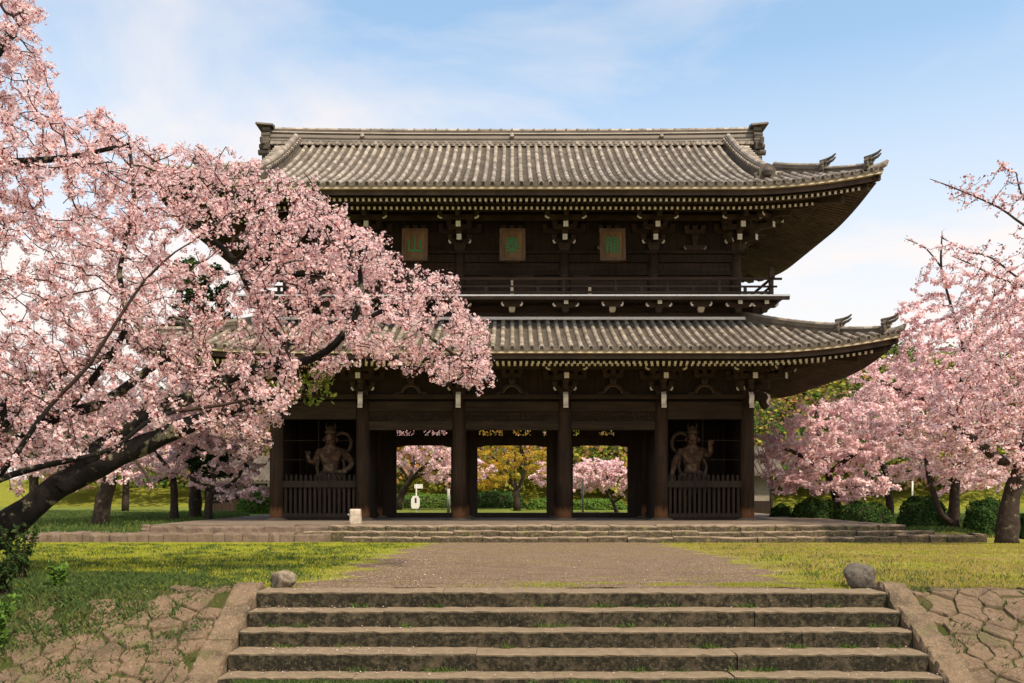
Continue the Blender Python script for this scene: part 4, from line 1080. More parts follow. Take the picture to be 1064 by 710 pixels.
M['hedge_leaf'] = leafmat('clipped_leaf', [(.1, (.014,.038,.012)), (.6, (.04,.085,.022)), (.95, (.10,.15,.04))], .25)
M['maple_leaf'] = leafmat('maple_leaf', [(.1, (.42,.36,.04)), (.40, (.66,.52,.07)), (.70, (.72,.46,.08)), (.95, (.68,.34,.09))], .55)
M['grass'] = leafmat('grass_blade', [(.1, (.15,.20,.02)), (.45, (.32,.35,.03)), (.75, (.47,.44,.06)), (.95, (.50,.42,.10))], .4, big=.5)
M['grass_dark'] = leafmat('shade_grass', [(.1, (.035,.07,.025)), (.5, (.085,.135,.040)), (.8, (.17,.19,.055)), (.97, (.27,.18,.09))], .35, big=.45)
M['grass_dry'] = leafmat('dry_grass', [(.1, (.30,.20,.07)), (.5, (.42,.30,.12)), (.95, (.34,.32,.07))], .3, big=.5)
M['weed'] = leafmat('weed_leaf', [(.1, (.05,.11,.025)), (.5, (.11,.20,.035)), (.95, (.20,.28,.05))], .35)
def bark(name, c0, c1, lich, amt=.60):
    def f(t, b, out):
        n1 = noise(t, 7, 6, .7); n2 = noise(t, 3.3, 5, .65); n3 = noise(t, 28, 4, .7)
        col = ramp(t, n1, [(.3, c0), (.7, c1)]); col = mix(t, ramp(t, n2, [(amt, (0,0,0)), (amt+.05, (.85,.85,.85))]), col, lich)
        col = mix(t, ramp(t, n3, [(.5, (0,0,0)), (.68, (.6,.6,.6))]), col, c0)
        t.links.new(col, b.inputs['Base Color']); b.inputs['Roughness'].default_value = .95; bump(t, b, n1, .9, .04)
    return mat(name, f)
M['bark'] = bark('cherry_bark', (.005,.004,.003), (.017,.012,.009), (.20,.18,.11), .57)
M['bark_twig'] = bark('cherry_twig', (.026,.015,.011), (.075,.042,.030), (.08,.05,.035), .8)
M['bark_mid'] = bark('brown_bark', (.018,.012,.009), (.065,.045,.032), (.16,.14,.09))

# ---------------------------------------------------------------- trees grown towards points spread through the crown
class Tree:
    def __init__(s): s.p = []; s.par = []; s.rmin = []
    def limb(s, pts, radii, start=None, step=.22):
        """hand-laid limb; start = index of the node it leaves from; returns node indices"""
        pts = [Vector(p) for p in pts]; prev = start; ids = []
        if start is not None: pts = [Vector(s.p[start])] + pts; radii = [radii[0]] + list(radii)
        # smooth curve through the points
        def cr_(i, k):
            a, b, c, d = (pts[max(0, min(len(pts)-1, i+j))] for j in (-1, 0, 1, 2))
            return .5*((2*b)+(c-a)*k+(2*a-5*b+4*c-d)*k*k+(3*b-a-3*c+d)*k**3)
        for i in range(len(pts)-1):
            n = max(1, int((pts[i+1]-pts[i]).length/step))
            for j in range(n):
                if start is not None and i == 0 and j == 0: ids.append(start); continue
                q = cr_(i, j/n); s.p.append(tuple(q)); s.par.append(-1 if prev is None else prev); s.rmin.append(radii[i]+(radii[i+1]-radii[i])*j/n); prev = len(s.p)-1; ids.append(prev)
        s.p.append(tuple(pts[-1])); s.par.append(prev); s.rmin.append(radii[-1]); ids.append(len(s.p)-1)
        return ids
    def grow(s, att, step=.25, dinf=3.0, kill=.35, iters=160, maxn=9000, tropism=(0,0,.0), jit=.25, nogrow=0, seed=1):
        g = np.random.default_rng(seed); att = np.asarray(att); pos = np.zeros((maxn, 3)); n0 = len(s.p); pos[:n0] = s.p; n = n0
        best = np.full(len(att), 1e9); bi = np.zeros(len(att), int)
        def upd(a, b):
            for c in range(a, b, 256):
                e = min(b, c+256); d = np.linalg.norm(att[:, None]-pos[None, c:e], axis=2); k = d.argmin(1); dm = d[np.arange(len(att)), k]
                w = dm < best; best[w] = dm[w]; bi[w] = k[w]+c
        upd(nogrow, n); alive = np.ones(len(att), bool); alive &= best > kill; nch = {}
        for it in range(iters):
            act = alive & (best < dinf)
            if not act.any():
                if alive.any() and it < iters-20: dinf *= 1.5; continue
                break
            idx = bi[act]; d = att[act]-pos[idx]; d /= np.linalg.norm(d, axis=1)[:, None]+1e-9
            u, inv = np.unique(idx, return_inverse=True); acc = np.zeros((len(u), 3)); np.add.at(acc, inv, d)
            acc /= np.linalg.norm(acc, axis=1)[:, None]+1e-9; acc += g.normal(0, jit, acc.shape) + np.array(tropism); acc /= np.linalg.norm(acc, axis=1)[:, None]+1e-9
            a = n
            for k, v in zip(u, acc):
                if n >= maxn or nch.get(k, 0) >= 3: continue
                pos[n] = pos[k] + v*step; s.p.append(tuple(pos[n])); s.par.append(int(k)); s.rmin.append(0); nch[k] = nch.get(k, 0)+1; n += 1
            if n == a:
                alive[act] = False; continue
            upd(a, n); alive &= best > kill
    def radii(s, r0=.006, ex=2.3):
        n = len(s.p); acc = np.zeros(n); r = np.zeros(n); ch = [[] for _ in range(n)]
        for i in range(n):
            if s.par[i] >= 0: ch[s.par[i]].append(i)
        order = list(range(n))      # parents always precede children
        for i in reversed(order):
            r[i] = max(s.rmin[i], acc[i]**(1/ex) if acc[i] > 0 else r0)
            if s.rmin[i] > 0: r[i] = min(r[i], max(s.rmin[i]*1.1, .012))
            if s.par[i] >= 0: acc[s.par[i]] += min(r[i], .6 if s.rmin[i] == 0 else .0)**ex
        s.r = r; s.ch = ch; return r
    def wood(s, names, mats, parent, thr=.03, cut=0):
        """two meshes: limbs thicker than thr, and the twigs"""
        big, small = MB(), MB(); n = len(s.p); starts = [(i, None) for i in range(n) if s.par[i] < 0]
        while starts:
            i, pr = starts.pop(); chain = ([pr] if pr is not None else []) + [i]
            while s.ch[chain[-1]]:
                c = sorted(s.ch[chain[-1]], key=lambda k: -s.r[k]); nxt = c[0]
                for k in c[1:]: starts.append((k, chain[-1]))
                chain.append(nxt)
            if len(chain) < 2: continue
            rr = [s.r[k] for k in chain]
            if pr is not None: rr[0] = min(rr[1]*1.25, rr[0])
            # thick part and thin part of the chain go to their own mesh
            k = next((j for j, v in enumerate(rr) if v < thr), len(rr))
            def emit(mb, ids, rs, nn):
                if len(ids) < 2: return
                mb.tube([s.p[q] for q in ids], [v*(1+ (random.uniform(-.09,.09) if nn > 6 else 0)) for v in rs], nn, 0, cap=True, jag=.06 if nn > 9 else 0)
            if k >= 2: emit(big, chain[:k+1], rr[:k+1], 14 if max(rr) > .12 else 8)
            if k < len(rr): emit(small, chain[max(0, k-1):], rr[max(0, k-1):], 4)
        o = []
        if big.v: o.append(big.build(names[0], mats[0], parent, True))
        if small.v: o.append(small.build(names[1], mats[1], parent, True))
        return o
def rot_frames(nrm, g):
    """random orthonormal frames with the given normals"""
    a = g.normal(size=nrm.shape); a -= nrm*(a*nrm).sum(1)[:, None]; a /= np.linalg.norm(a, axis=1)[:, None]; b = np.cross(nrm, a); return a, b
def unit(v): return v/(np.linalg.norm(v, axis=1)[:, None]+1e-9)
def flowers(centres, normals, size, g, cup=.35):
    """five-petalled blossoms: five kites each -> quads"""
    n = len(centres); a, b = rot_frames(normals, g); size = size*g.uniform(.75, 1.2, n); V = np.zeros((n, 5, 4, 3), np.float32)
    for k in range(5):
        q = 2*math.pi*k/5; dr = a*math.cos(q)+b*math.sin(q); sd_ = -a*math.sin(q)+b*math.cos(q); c = cup+g.uniform(-.2, .3, n)
        S_ = size[:, None]
        V[:, k, 0] = centres + dr*S_*.10; V[:, k, 1] = centres + dr*S_*.62 + sd_*S_*.40 + normals*S_*(c*.5)[:, None]
        V[:, k, 2] = centres + dr*S_*1.0 + normals*S_*c[:, None]; V[:, k, 3] = centres + dr*S_*.62 - sd_*S_*.40 + normals*S_*(c*.5)[:, None]
    return V.reshape(-1, 3)
def patches(c, nrm, size, g, asp=1.0):
    n = len(c); a, b = rot_frames(nrm, g); s = (size*g.uniform(.6, 1.3, n))[:, None]; k = nrm*s*g.uniform(-.3, .3, n)[:, None]
    V = np.stack([c-a*s*asp, c-b*s+k, c+a*s*asp, c+b*s+k], 1); return V.reshape(-1, 3)
def pick_sites(T, rmax, g, n, lo=0):
    ids = np.array([i for i in range(lo, len(T.p)) if T.r[i] < rmax and T.par[i] >= 0]); pos = np.array(T.p)
    w = np.ones(len(ids)); w /= w.sum(); k = g.choice(len(ids), n, p=w); u = g.uniform(0, 1, n)[:, None]
    par = np.array(T.par)[ids[k]]; return pos[ids[k]]*u + pos[par]*(1-u)
def ell(px, py, d, rx, ry, rd, n, g, shell=.35):
    """points in an ellipsoid given by its picture size at distance d"""
    v = unit(g.normal(size=(n, 3)))*(g.uniform(0, 1, n)**shell)[:, None]; c = np.array(P(px, py, d)); s = d/FPX
    return c + v*np.array([rx*s, rd, ry*s])
def inpoly(x, y, poly):
    ins = np.zeros(len(x), bool); n = len(poly)
    for i in range(n):
        (x1, y1), (x2, y2) = poly[i], poly[(i+1) % n]
        c = ((y1 > y) != (y2 > y)) & (x < (x2-x1)*(y-y1)/(y2-y1+1e-9)+x1); ins ^= c
    return ins

# ---- the big cherry that leans in from the left
def PV(px, py, d): return Vector(P(px, py, d))
near = Tree()
g = np.random.default_rng(11)
bx, by = -8.6, 12.3
A = near.limb([(bx-.9, by, gz(bx-.9, by)-.1), (bx-.45, by, 1.0), PV(-70, 588, 12.4), PV(0, 552, 12.6), PV(60, 506, 12.8), PV(105, 484, 13.0)], [.40, .33, .26, .205, .165, .145])
A1 = near.limb([PV(150, 462, 13.2), PV(205, 438, 13.5), PV(262, 418, 13.8), PV(320, 402, 14.0)], [.14, .115, .085, .05, .02], A[-1])
A2 = near.limb([PV(100, 470, 12.95), PV(122, 451, 13.0), PV(148, 436, 13.1), PV(182, 420, 13.3), PV(222, 401, 13.6), PV(264, 384, 13.7), PV(322, 374, 13.5), PV(349, 357, 13.3), PV(367, 335, 13.2), PV(376, 310, 13.1), PV(374, 282, 13.1), PV(364, 257, 13.2)], [.125,.11,.10,.09,.08,.07,.062,.054,.047,.040,.034,.026,.015], A[int(len(A)*.86)])
root2 = near.limb([PV(-120, 560, 12.9), PV(-115, 480, 13.2), PV(-80, 420, 13.4)], [.26,.24,.21,.18], A[int(len(A)*.35)])
B = near.limb([PV(-30, 445, 13.6), PV(0, 436, 13.8), PV(16, 419, 13.9), PV(32, 400, 14), PV(60, 388, 14.2), PV(110, 370, 14.6)], [.17,.15,.13,.11,.09,.07,.03], root2[-1])
C = near.limb([PV(-30, 470, 13.0), PV(0, 457, 13.1), PV(31, 443, 13.2), PV(68, 430, 13.3), PV(102, 421, 13.4), PV(122, 409, 13.5), PV(160, 380, 13.6), PV(200, 350, 13.8)], [.13,.11,.095,.085,.075,.07,.06,.045,.02], root2[len(root2)//2])
D = near.limb([PV(-40, 520, 11.6), PV(0, 493, 11.4), PV(28, 455, 11.3), PV(53, 421, 11.3), PV(93, 379, 11.3), PV(112, 349, 11.3), PV(150, 292, 11.4), PV(182, 262, 11.5)], [.05,.038,.030,.027,.024,.021,.018,.014,.008], A[int(len(A)*.45)])
E_ = near.limb([PV(-20, 512, 12.0), PV(31, 488, 11.9), PV(84, 476, 11.9), PV(124, 463, 12.0), PV(161, 433, 12.1), PV(230, 421, 12.4), PV(290, 408, 12.6)], [.05,.04,.034,.03,.028,.022,.016,.008], A[int(len(A)*.5)])
up2 = near.limb([PV(-95, 330, 13.2), PV(-70, 230, 12.9), PV(-45, 150, 12.6), PV(-20, 80, 12.5), PV(20, 25, 12.6)], [.15,.12,.095,.075,.05,.02], root2[-1])
F_ = near.limb([PV(0, 171, 12.6), PV(51, 166, 12.6), PV(91, 160, 12.7), PV(140, 148, 12.9)], [.055,.045,.035,.026,.012], up2[int(len(up2)*.55)])
G_ = near.limb([PV(298, 358, 14.3), PV(277, 337, 14.4), PV(243, 270, 14.7), PV(206, 237, 14.9), PV(165, 185, 15.1)], [.055,.05,.045,.038,.03,.015], A2[int(len(A2)*.55)])
H_ = near.limb([PV(129, 345, 12.6), PV(124, 284, 12.6), PV(139, 213, 12.7), PV(133, 140, 12.8)], [.045,.035,.03,.022,.008], C[int(len(C)*.55)])
I_ = near.limb([PV(400, 322, 13.2), PV(440, 346, 13.6), PV(490, 382, 13.9)], [.035,.03,.022,.008], A2[int(len(A2)*.80)])
poly = [(-150,-60),(-10,-60),(20,-8),(46,12),(44,34),(50,60),(64,92),(84,128),(112,112),(128,140),(160,135),(150,162),(190,146),(225,154),(262,158),(302,178),(340,200),(366,226),(400,246),(430,268),(470,284),(488,308),(506,336),(516,360),(532,388),(500,408),(474,408),(438,396),(400,380),(360,380),(332,398),(300,404),(318,420),(290,428),(296,452),(268,478),(236,462),(190,452),(150,444),(120,470),(60,480),(20,498),(-40,520),(-150,480)]
n = 15000; ax = g.uniform(-150, 515, n); ay = g.uniform(-60, 520, n); k = inpoly(ax, ay, poly)
holes = [(210,252,40,26),(20,262,24,16),(12,330,26,18),(74,296,24,12),(60,345,16,10),(200,305,22,22),(60,205,14,10),(250,298,14,12),(150,260,14,10), (100,60,48,50)]
for hx, hy, hrx, hry in holes: k &= ~((((ax-hx)/hrx)**2+((ay-hy)/hry)**2 < 1) & (g.uniform(size=n) < .93))
ax, ay = ax[k], ay[k]
dep = np.clip(13.4 + (ax-100)*.0035 + g.normal(0, .85, len(ax)), 11.2, 16.2)
att = np.stack([(ax-532)*dep/FPX, dep, ZC-(ay-512)*dep/FPX], 1)
near.grow(att, step=.15, dinf=2.5, kill=.20, iters=220, maxn=15000, tropism=(0,-.0,.05), jit=.32, seed=4)
near.radii(.0058, 2.75)
t = thing('cherry_tree', 'big blossoming cherry tree whose black lichened trunk leans in from the left edge', 'cherry tree', (bx-.9, by, gz(bx-.9, by)))
off = np.array(t.location[:])
near.p = [tuple(np.array(q)-off) for q in near.p]
near.wood(('trunk', 'twigs'), (M['bark'], M['bark_twig']), t, .028)
sites = pick_sites(near, .016, g, 11800)
keep = np.ones(len(sites), bool); sites = sites[keep] + g.normal(0, .035, sites.shape)
# buds and few flowers on the thin top growth at the far left, dense elsewhere
nf = 9; c = np.repeat(sites, nf, 0); dirs = unit(g.normal(size=c.shape)); c = c + dirs*g.uniform(.02, .082, len(c))[:, None]
nr = unit(dirs + .5*unit(g.normal(size=c.shape)))
fl = flowers(c, nr, .0235, g); np_mesh('blossom', fl, 4, [M['petal']], None, t)
cb = np.repeat(sites, 4, 0); db = unit(g.normal(size=cb.shape)); cb = cb + db*g.uniform(.0, .05, len(cb))[:, None]
np_mesh('buds', patches(cb, db, .011, g, 1.6), 4, [M['calyx']], None, t)
# tufts of young leaves where the lower limb reaches the gate
lf = np.concatenate([np.array(PV(g.uniform(262, 345), 412-(q % 5)*4+g.uniform(-12, 8), 13.9)) [None] for q in range(60)]) - off
lf = np.repeat(lf, 7, 0)+g.normal(0, .05, (420, 3)); np_mesh('young_leaves', patches(lf, unit(g.normal(size=lf.shape)), .022, g, 1.8), 4, [M['young_leaf']], None, t)

# ---- middle-distance trees
def far_tree(name, label, cat, base, limbs, ells, leaf, n_leaf, lsize, trunk_mat='bark_mid', step=.35, kill=.5, seed=1, group=None, part='blossom', rmax=.03, nq=4, spread=.16, r0=.008, maxn=2600, thr=.03, bud=0, ex=2.3, thin=None):
    g = np.random.default_rng(seed); T = Tree(); ids = []
    for l in limbs:
        pts, rad, st = l
        ids.append(T.limb([Vector(q) for q in pts], rad, None if st is None else ids[st[0]][int(len(ids[st[0]])*st[1]) if st[1] < 1 else -1], step=step))
    att = np.concatenate([ell(*e, g) for e in ells]); T.grow(att, step=step, dinf=4, kill=kill, iters=150, maxn=maxn, jit=.3, tropism=(0,0,.04), seed=seed, nogrow=len(ids[0])//2)
    T.radii(r0, ex); b = Vector(base); t = thing(name, label, cat, base, group); o = np.array(b)
    T.p = [tuple(np.array(q)-o) for q in T.p]
    T.wood(('trunk', 'twigs'), (M[trunk_mat], M['bark_twig']), t, thr)
    s = pick_sites(T, rmax, g, n_leaf)
    if thin: s = s[(s[:, 2]+o[2] < thin) | (g.uniform(size=len(s)) < .22)]     # bare boughs high up
    c = np.repeat(s, nq, 0); d = unit(g.normal(size=c.shape)); c = c + d*np.array([1,1,.6])*g.uniform(.1, 1, len(c))[:, None]*spread
    nr = unit(d + np.array([0,0,.5]) + .6*g.normal(size=c.shape))
    np_mesh(part, patches(c, nr, lsize, g), 4, [M[leaf]], None, t)
    if bud:
        s = pick_sites(T, rmax, g, bud); np_mesh('buds', patches(s+g.normal(0, .05, s.shape), unit(g.normal(size=s.shape)), .03, g, 1.5), 4, [M['calyx']], None, t)
    return t
def gp3(px, d):
    x = (px-532)*d/FPX; return (x, d, gz(x, d)-.02)
G1 = 'cherry trees to the right of the gate'; G2 = 'trees to the left of the gate'; G3 = 'trees seen through the gate'
# right: big trunk at the edge of the picture
b = gp3(1046, 31)
far_tree('cherry_tree', 'cherry tree with the thickest leaning trunk and bare upper boughs at the right edge', 'cherry tree', b,
  [([b, PV(1049, 525, 31), PV(1058, 495, 31), PV(1066, 470, 31)], [.42,.29,.26,.24], None),
   ([PV(1040, 478, 30.6), PV(1018, 462, 30.2), PV(990, 442, 29.8)], [.17,.14,.11,.06], (0, .8)),
   ([PV(1085, 400, 31), PV(1100, 320, 30.5), PV(1095, 250, 30), PV(1098, 200, 30)], [.24,.17,.11,.05,.015], (0, 1)),
   ([PV(1064, 234, 29.5), PV(1040, 217, 29.2), PV(1012, 204, 29), PV(985, 193, 28.8), PV(966, 186, 28.6)], [.036,.032,.027,.022,.016,.008], (2, .80)),
   ([PV(1066, 292, 29.5), PV(1030, 268, 29.3), PV(1005, 262, 29)], [.034,.028,.018,.008], (2, .7)),
   ([PV(1062, 205, 29.6), PV(1056, 180, 29.6), PV(1040, 173, 29.6)], [.03,.024,.016,.008], (2, .85)),
   ([PV(1040, 290, 29.8), PV(1010, 275, 29.6), PV(988, 266, 29.4)], [.03,.024,.016,.008], (2, .6))],
  [(1030, 400, 30, 62, 62, 2.4, 420), (1075, 380, 31, 70, 90, 3, 420), (1035, 470, 29.8, 55, 40, 2, 240), (1050, 318, 30, 60, 40, 2.2, 340), (1125, 330, 30.5, 55, 70, 2.4, 300), (990, 430, 30, 45, 40, 2, 220), (1030, 200, 29.2, 50, 28, 1.2, 190), (1035, 268, 29.5, 40, 24, 1, 150)],
  'petal_far', 6800, .046, step=.28, kill=.36, seed=21, group=G1, maxn=4600, r0=.0075, bud=4500, nq=4, spread=.17, thin=8.9)
b = gp3(991, 36.5)
far_tree('cherry_tree', 'tall cherry tree with an upright grey trunk between two round clipped bushes', 'cherry tree', b,
  [([b, PV(992, 510, 36.5), PV(996, 460, 36.5), PV(1000, 410, 36.5), PV(1001, 360, 36.5)], [.24,.19,.16,.12,.06], None),
   ([PV(986, 310, 36), PV(978, 278, 36), PV(979, 240, 36)], [.05,.042,.03,.012], (0, 1)),
   ([PV(962, 258, 36), PV(940, 248, 36)], [.03,.02,.008], (1, .7)),
   ([PV(945, 410, 35.5), PV(915, 395, 35)], [.09,.07,.03], (0, .6)),
   ([PV(960, 440, 36), PV(930, 455, 36)], [.09,.07,.03], (0, .5)),
   ([PV(978, 535, 36.2), PV(968, 505, 36), PV(962, 478, 36)], [.12,.11,.10,.06], (0, .05))],
  [(985, 370, 36, 62, 50, 2.8, 420), (945, 430, 35.5, 62, 46, 2.6, 420), (985, 480, 36, 45, 28, 2, 160), (950, 335, 36, 30, 28, 1.6, 130), (985, 285, 36, 40, 40, 1.6, 190), (1010, 430, 36, 40, 60, 2, 220)],
  'petal_far', 6500, .052, step=.33, kill=.42, seed=22, group=G1, maxn=3600, r0=.007, bud=1500, spread=.2, thin=10.3)
b = gp3(872, 45)
far_tree('cherry_tree', 'wide low cherry tree in full pink bloom beside the right end of the gate', 'cherry tree', b,
  [([b, PV(868, 515, 45), PV(860, 492, 45)], [.22,.18,.14], None),
   ([PV(835, 475, 44), PV(805, 462, 43.5)], [.11,.08,.03], (0, 1)), ([PV(890, 470, 44), PV(920, 448, 43.5)], [.11,.08,.03], (0, 1)), ([PV(850, 450, 45), PV(848, 425, 45)], [.10,.08,.03], (0, 1)),
   ([PV(840, 505, 44), PV(815, 500, 43.5)], [.07,.05,.02], (0, .7))],
  [(828, 468, 44, 46, 38, 3, 420), (878, 462, 44, 55, 42, 3, 480), (868, 430, 45, 48, 20, 2.5, 200), (835, 503, 43.5, 42, 17, 2, 170), (890, 505, 43.5, 45, 20, 2, 200), (915, 440, 44, 38, 40, 2.5, 260)],
  'petal_far', 6500, .062, step=.38, kill=.45, seed=23, group=G1, maxn=3600, r0=.009, spread=.24)
b = gp3(926, 48)
far_tree('cherry_tree', 'dark stemmed cherry tree standing behind the clipped bushes and the low pink one', 'cherry tree', b,
  [([b, PV(922, 500, 48), PV(915, 475, 48)], [.2,.16,.11], None), ([PV(905, 430, 48), PV(915, 395, 48)], [.08,.06,.03], (0, 1)), ([PV(945, 440, 48), PV(960, 405, 48)], [.08,.06,.03], (0, 1))],
  [(920, 400, 48, 40, 34, 2.6, 300), (960, 430, 48, 45, 50, 3, 360), (935, 480, 47, 40, 25, 2, 200), (905, 440, 48, 40, 40, 2, 200)],
  'petal_far', 4200, .064, step=.4, kill=.5, seed=24, group=G1, maxn=2500, r0=.009, spread=.25)
b = gp3(1085, 42)
far_tree('cherry_tree', 'cherry tree with pale pink crown filling the gap behind the right edge trunk', 'cherry tree', b,
  [([b, PV(1085, 480, 42), PV(1080, 430, 42)], [.26,.2,.14], None), ([PV(1050, 400, 42), PV(1030, 370, 42)], [.1,.07,.03], (0, 1))],
  [(1060, 450, 42, 60, 50, 3, 420), (1045, 375, 42, 60, 32, 3, 260), (1030, 500, 41, 45, 20, 2, 160), (1085, 340, 42, 45, 40, 2.5, 180)],
  'petal_far', 4200, .06, step=.4, kill=.5, seed=25, group=G1, maxn=2500, r0=.009, spread=.24)
# left
b = gp3(104, 38)
far_tree('cherry_tree', 'cherry tree with a thick short leaning trunk in the shade at the left', 'cherry tree', b,
  [([b, PV(108, 518, 38), PV(116, 492, 38), PV(112, 470, 38)], [.38,.31,.26,.2], None), ([PV(130, 470, 37), PV(150, 490, 36.4), PV(158, 508, 36)], [.08,.06,.04,.015], (0, .75)), ([PV(80, 440, 38), PV(40, 420, 38)], [.13,.09,.03], (0, 1)), ([PV(140, 430, 38), PV(165, 410, 38)], [.13,.09,.03], (0, 1))],
  [(60, 450, 38, 70, 45, 3, 380), (120, 425, 38, 60, 40, 3, 300), (120, 492, 36.5, 34, 14, 1.2, 130), (20, 470, 38, 40, 35, 2.5, 200), (0, 410, 38, 60, 60, 3, 220)],
  'petal_far', 5200, .052, step=.36, kill=.45, seed=31, group=G2, maxn=2800, spread=.2)
b = gp3(181, 43)
far_tree('cherry_tree', 'slender dark cherry tree forking low just left of the evergreen trunk', 'cherry tree', b,
  [([b, PV(181, 510, 43), PV(180, 495, 43)], [.19,.16,.13], None), ([PV(168, 478, 43), PV(150, 460, 42.6), PV(130, 455, 42)], [.09,.075,.06,.02], (0, 1)), ([PV(188, 475, 43), PV(196, 440, 43)], [.09,.07,.03], (0, 1)), ([PV(164, 500, 43), PV(150, 502, 43)], [.05,.04,.015], (0, .8))],
  [(150, 450, 43, 60, 40, 3, 330), (195, 430, 43, 50, 45, 3, 320), (160, 485, 42.5, 45, 14, 2, 110)],
  'petal_far', 3800, .056, step=.38, kill=.48, seed=32, group=G2, maxn=2200, spread=.2)
b = gp3(216, 42)
far_tree('cherry_tree', 'cherry tree with low spreading boughs between the evergreen and the gate', 'cherry tree', b,
  [([b, PV(217, 522, 42), PV(220, 512, 42)], [.19,.16,.14], None), ([PV(232, 508, 42), PV(248, 495, 42), PV(258, 470, 42)], [.1,.085,.07,.03], (0, 1)), ([PV(206, 500, 42), PV(190, 492, 42)], [.07,.055,.02], (0, 1)), ([PV(240, 520, 41.5), PV(262, 506, 41.5)], [.05,.04,.015], (0, .7)), ([PV(224, 480, 42), PV(230, 445, 42)], [.1,.08,.03], (0, 1))],
  [(250, 460, 42, 36, 40, 2.5, 280), (225, 500, 42, 30, 18, 2, 100), (265, 510, 42, 26, 18, 2, 110), (215, 440, 42, 50, 40, 3, 280), (262, 420, 42.5, 28, 30, 2, 160)],
  'petal_far', 3600, .056, step=.38, kill=.48, seed=33, group=G2, maxn=2200, spread=.2)
b = gp3(203, 48)
far_tree('evergreen_tree', 'dark evergreen tree rising through the pink blossom to the left of the gate', 'evergreen tree', b,
  [([b, PV(203, 500, 48), PV(204, 450, 48), PV(206, 380, 48), PV(206, 300, 48)], [.34,.28,.24,.18,.08], None)],
  [(206, 300, 48, 36, 34, 2, 240), (208, 350, 48, 48, 40, 2.4, 300), (214, 420, 48, 55, 40, 2.6, 300), (222, 478, 47.5, 45, 24, 2.2, 200)],
  'dark_leaf', 5200, .085, step=.42, kill=.5, seed=34, group=G2, part='foliage', maxn=2600, spread=.32, rmax=.05)
b = gp3(35, 62)
far_tree('evergreen_tree', 'broad green tree behind the leaning trunk at the far left', 'evergreen tree', b,
  [([b, PV(35, 490, 62), PV(30, 440, 62)], [.34,.28,.15], None)],
  [(30, 430, 62, 60, 50, 4, 400), (-40, 440, 62, 60, 60, 4, 300), (80, 470, 62, 40, 30, 3, 200)],
  'dark_leaf', 4200, .12, step=.6, kill=.7, seed=35, group=G2, part='foliage', maxn=2000, spread=.45, rmax=.06)
b = gp3(130, 66)
far_tree('cherry_tree', 'far pink cherry tree on the bright slope behind the left trunks', 'cherry tree', b,
  [([b, PV(131, 500, 66), PV(130, 480, 66)], [.25,.2,.15], None)],
  [(120, 455, 66, 60, 35, 4, 330), (180, 470, 66, 40, 24, 3, 200), (60, 480, 66, 40, 24, 3, 200), (240, 480, 66, 30, 30, 3, 200)],
  'petal_far', 3800, .085, step=.55, kill=.65, seed=36, group=G2, maxn=1800, spread=.32)
# through the doorways
b = gp3(413, 71)
far_tree('cherry_tree', 'pink cherry tree with arching dark boughs seen through the left doorway', 'cherry tree', b,
  [([b, PV(418, 512, 71), PV(426, 500, 71)], [.3,.25,.2], None), ([PV(440, 492, 71), PV(456, 488, 71), PV(478, 500, 71)], [.11,.09,.07,.03], (0, 1)), ([PV(440, 485, 70), PV(458, 476, 70), PV(480, 470, 70)], [.12,.1,.08,.03], (0, 1)), ([PV(415, 485, 71), PV(395, 470, 71)], [.12,.1,.03], (0, .9)), ([PV(432, 470, 71), PV(440, 445, 71)], [.12,.1,.03], (0, 1))],
  [(440, 462, 71, 55, 26, 4, 460), (400, 470, 71, 40, 28, 4, 260), (470, 490, 71, 34, 20, 3, 260), (440, 440, 71, 60, 24, 4, 260)],
  'petal_far', 5200, .078, step=.5, kill=.6, seed=41, group=G3, maxn=2400, spread=.3, r0=.011)
b = gp3(537, 73)
far_tree('maple_tree', 'yellow and orange leaved maple tree with a forked trunk seen through the middle doorway', 'maple tree', b,
  [([b, PV(537, 522, 73), PV(537, 511, 73)], [.30,.26,.24], None), ([PV(531, 500, 73), PV(522, 485, 73), PV(510, 474, 73)], [.13,.11,.09,.04], (0, 1)), ([PV(543, 498, 73), PV(546, 480, 73), PV(540, 462, 73), PV(545, 445, 73)], [.16,.13,.11,.08,.04], (0, 1)), ([PV(535, 495, 73), PV(535, 470, 73)], [.1,.08,.03], (0, 1)), ([PV(528, 508, 73), PV(514, 504, 73)], [.06,.05,.02], (0, .9))],
  [(530, 460, 73, 46, 30, 3, 380), (515, 488, 73, 30, 20, 2.5, 240), (556, 470, 73, 30, 30, 2.5, 220), (505, 500, 73, 18, 12, 2, 90), (535, 435, 73, 50, 20, 3, 200)],
  'maple_leaf', 6500, .055, step=.45, kill=.55, seed=42, group=G3, part='foliage', maxn=2200, spread=.32, r0=.011, nq=3)
b = gp3(641, 67)
far_tree('cherry_tree', 'pale pink cherry tree with a bare foot seen through the right doorway', 'cherry tree', b,
  [([b, PV(637, 522, 67), PV(632, 514, 67)], [.16,.12,.10], None), ([PV(622, 503, 67), PV(608, 496, 67)], [.08,.06,.02], (0, 1)), ([PV(648, 515, 67), PV(655, 500, 67)], [.08,.06,.02], (0, .6)), ([PV(632, 500, 67), PV(628, 488, 67)], [.08,.06,.02], (0, 1))],
  [(622, 492, 67, 34, 16, 2.5, 300), (648, 498, 67, 22, 18, 2, 220), (612, 506, 67, 22, 6, 1.5, 80), (625, 482, 67, 26, 8, 2, 120)],
  'petal_far', 3600, .066, step=.4, kill=.45, seed=43, group=G3, maxn=2000, spread=.22, r0=.010)
b = gp3(572, 82)
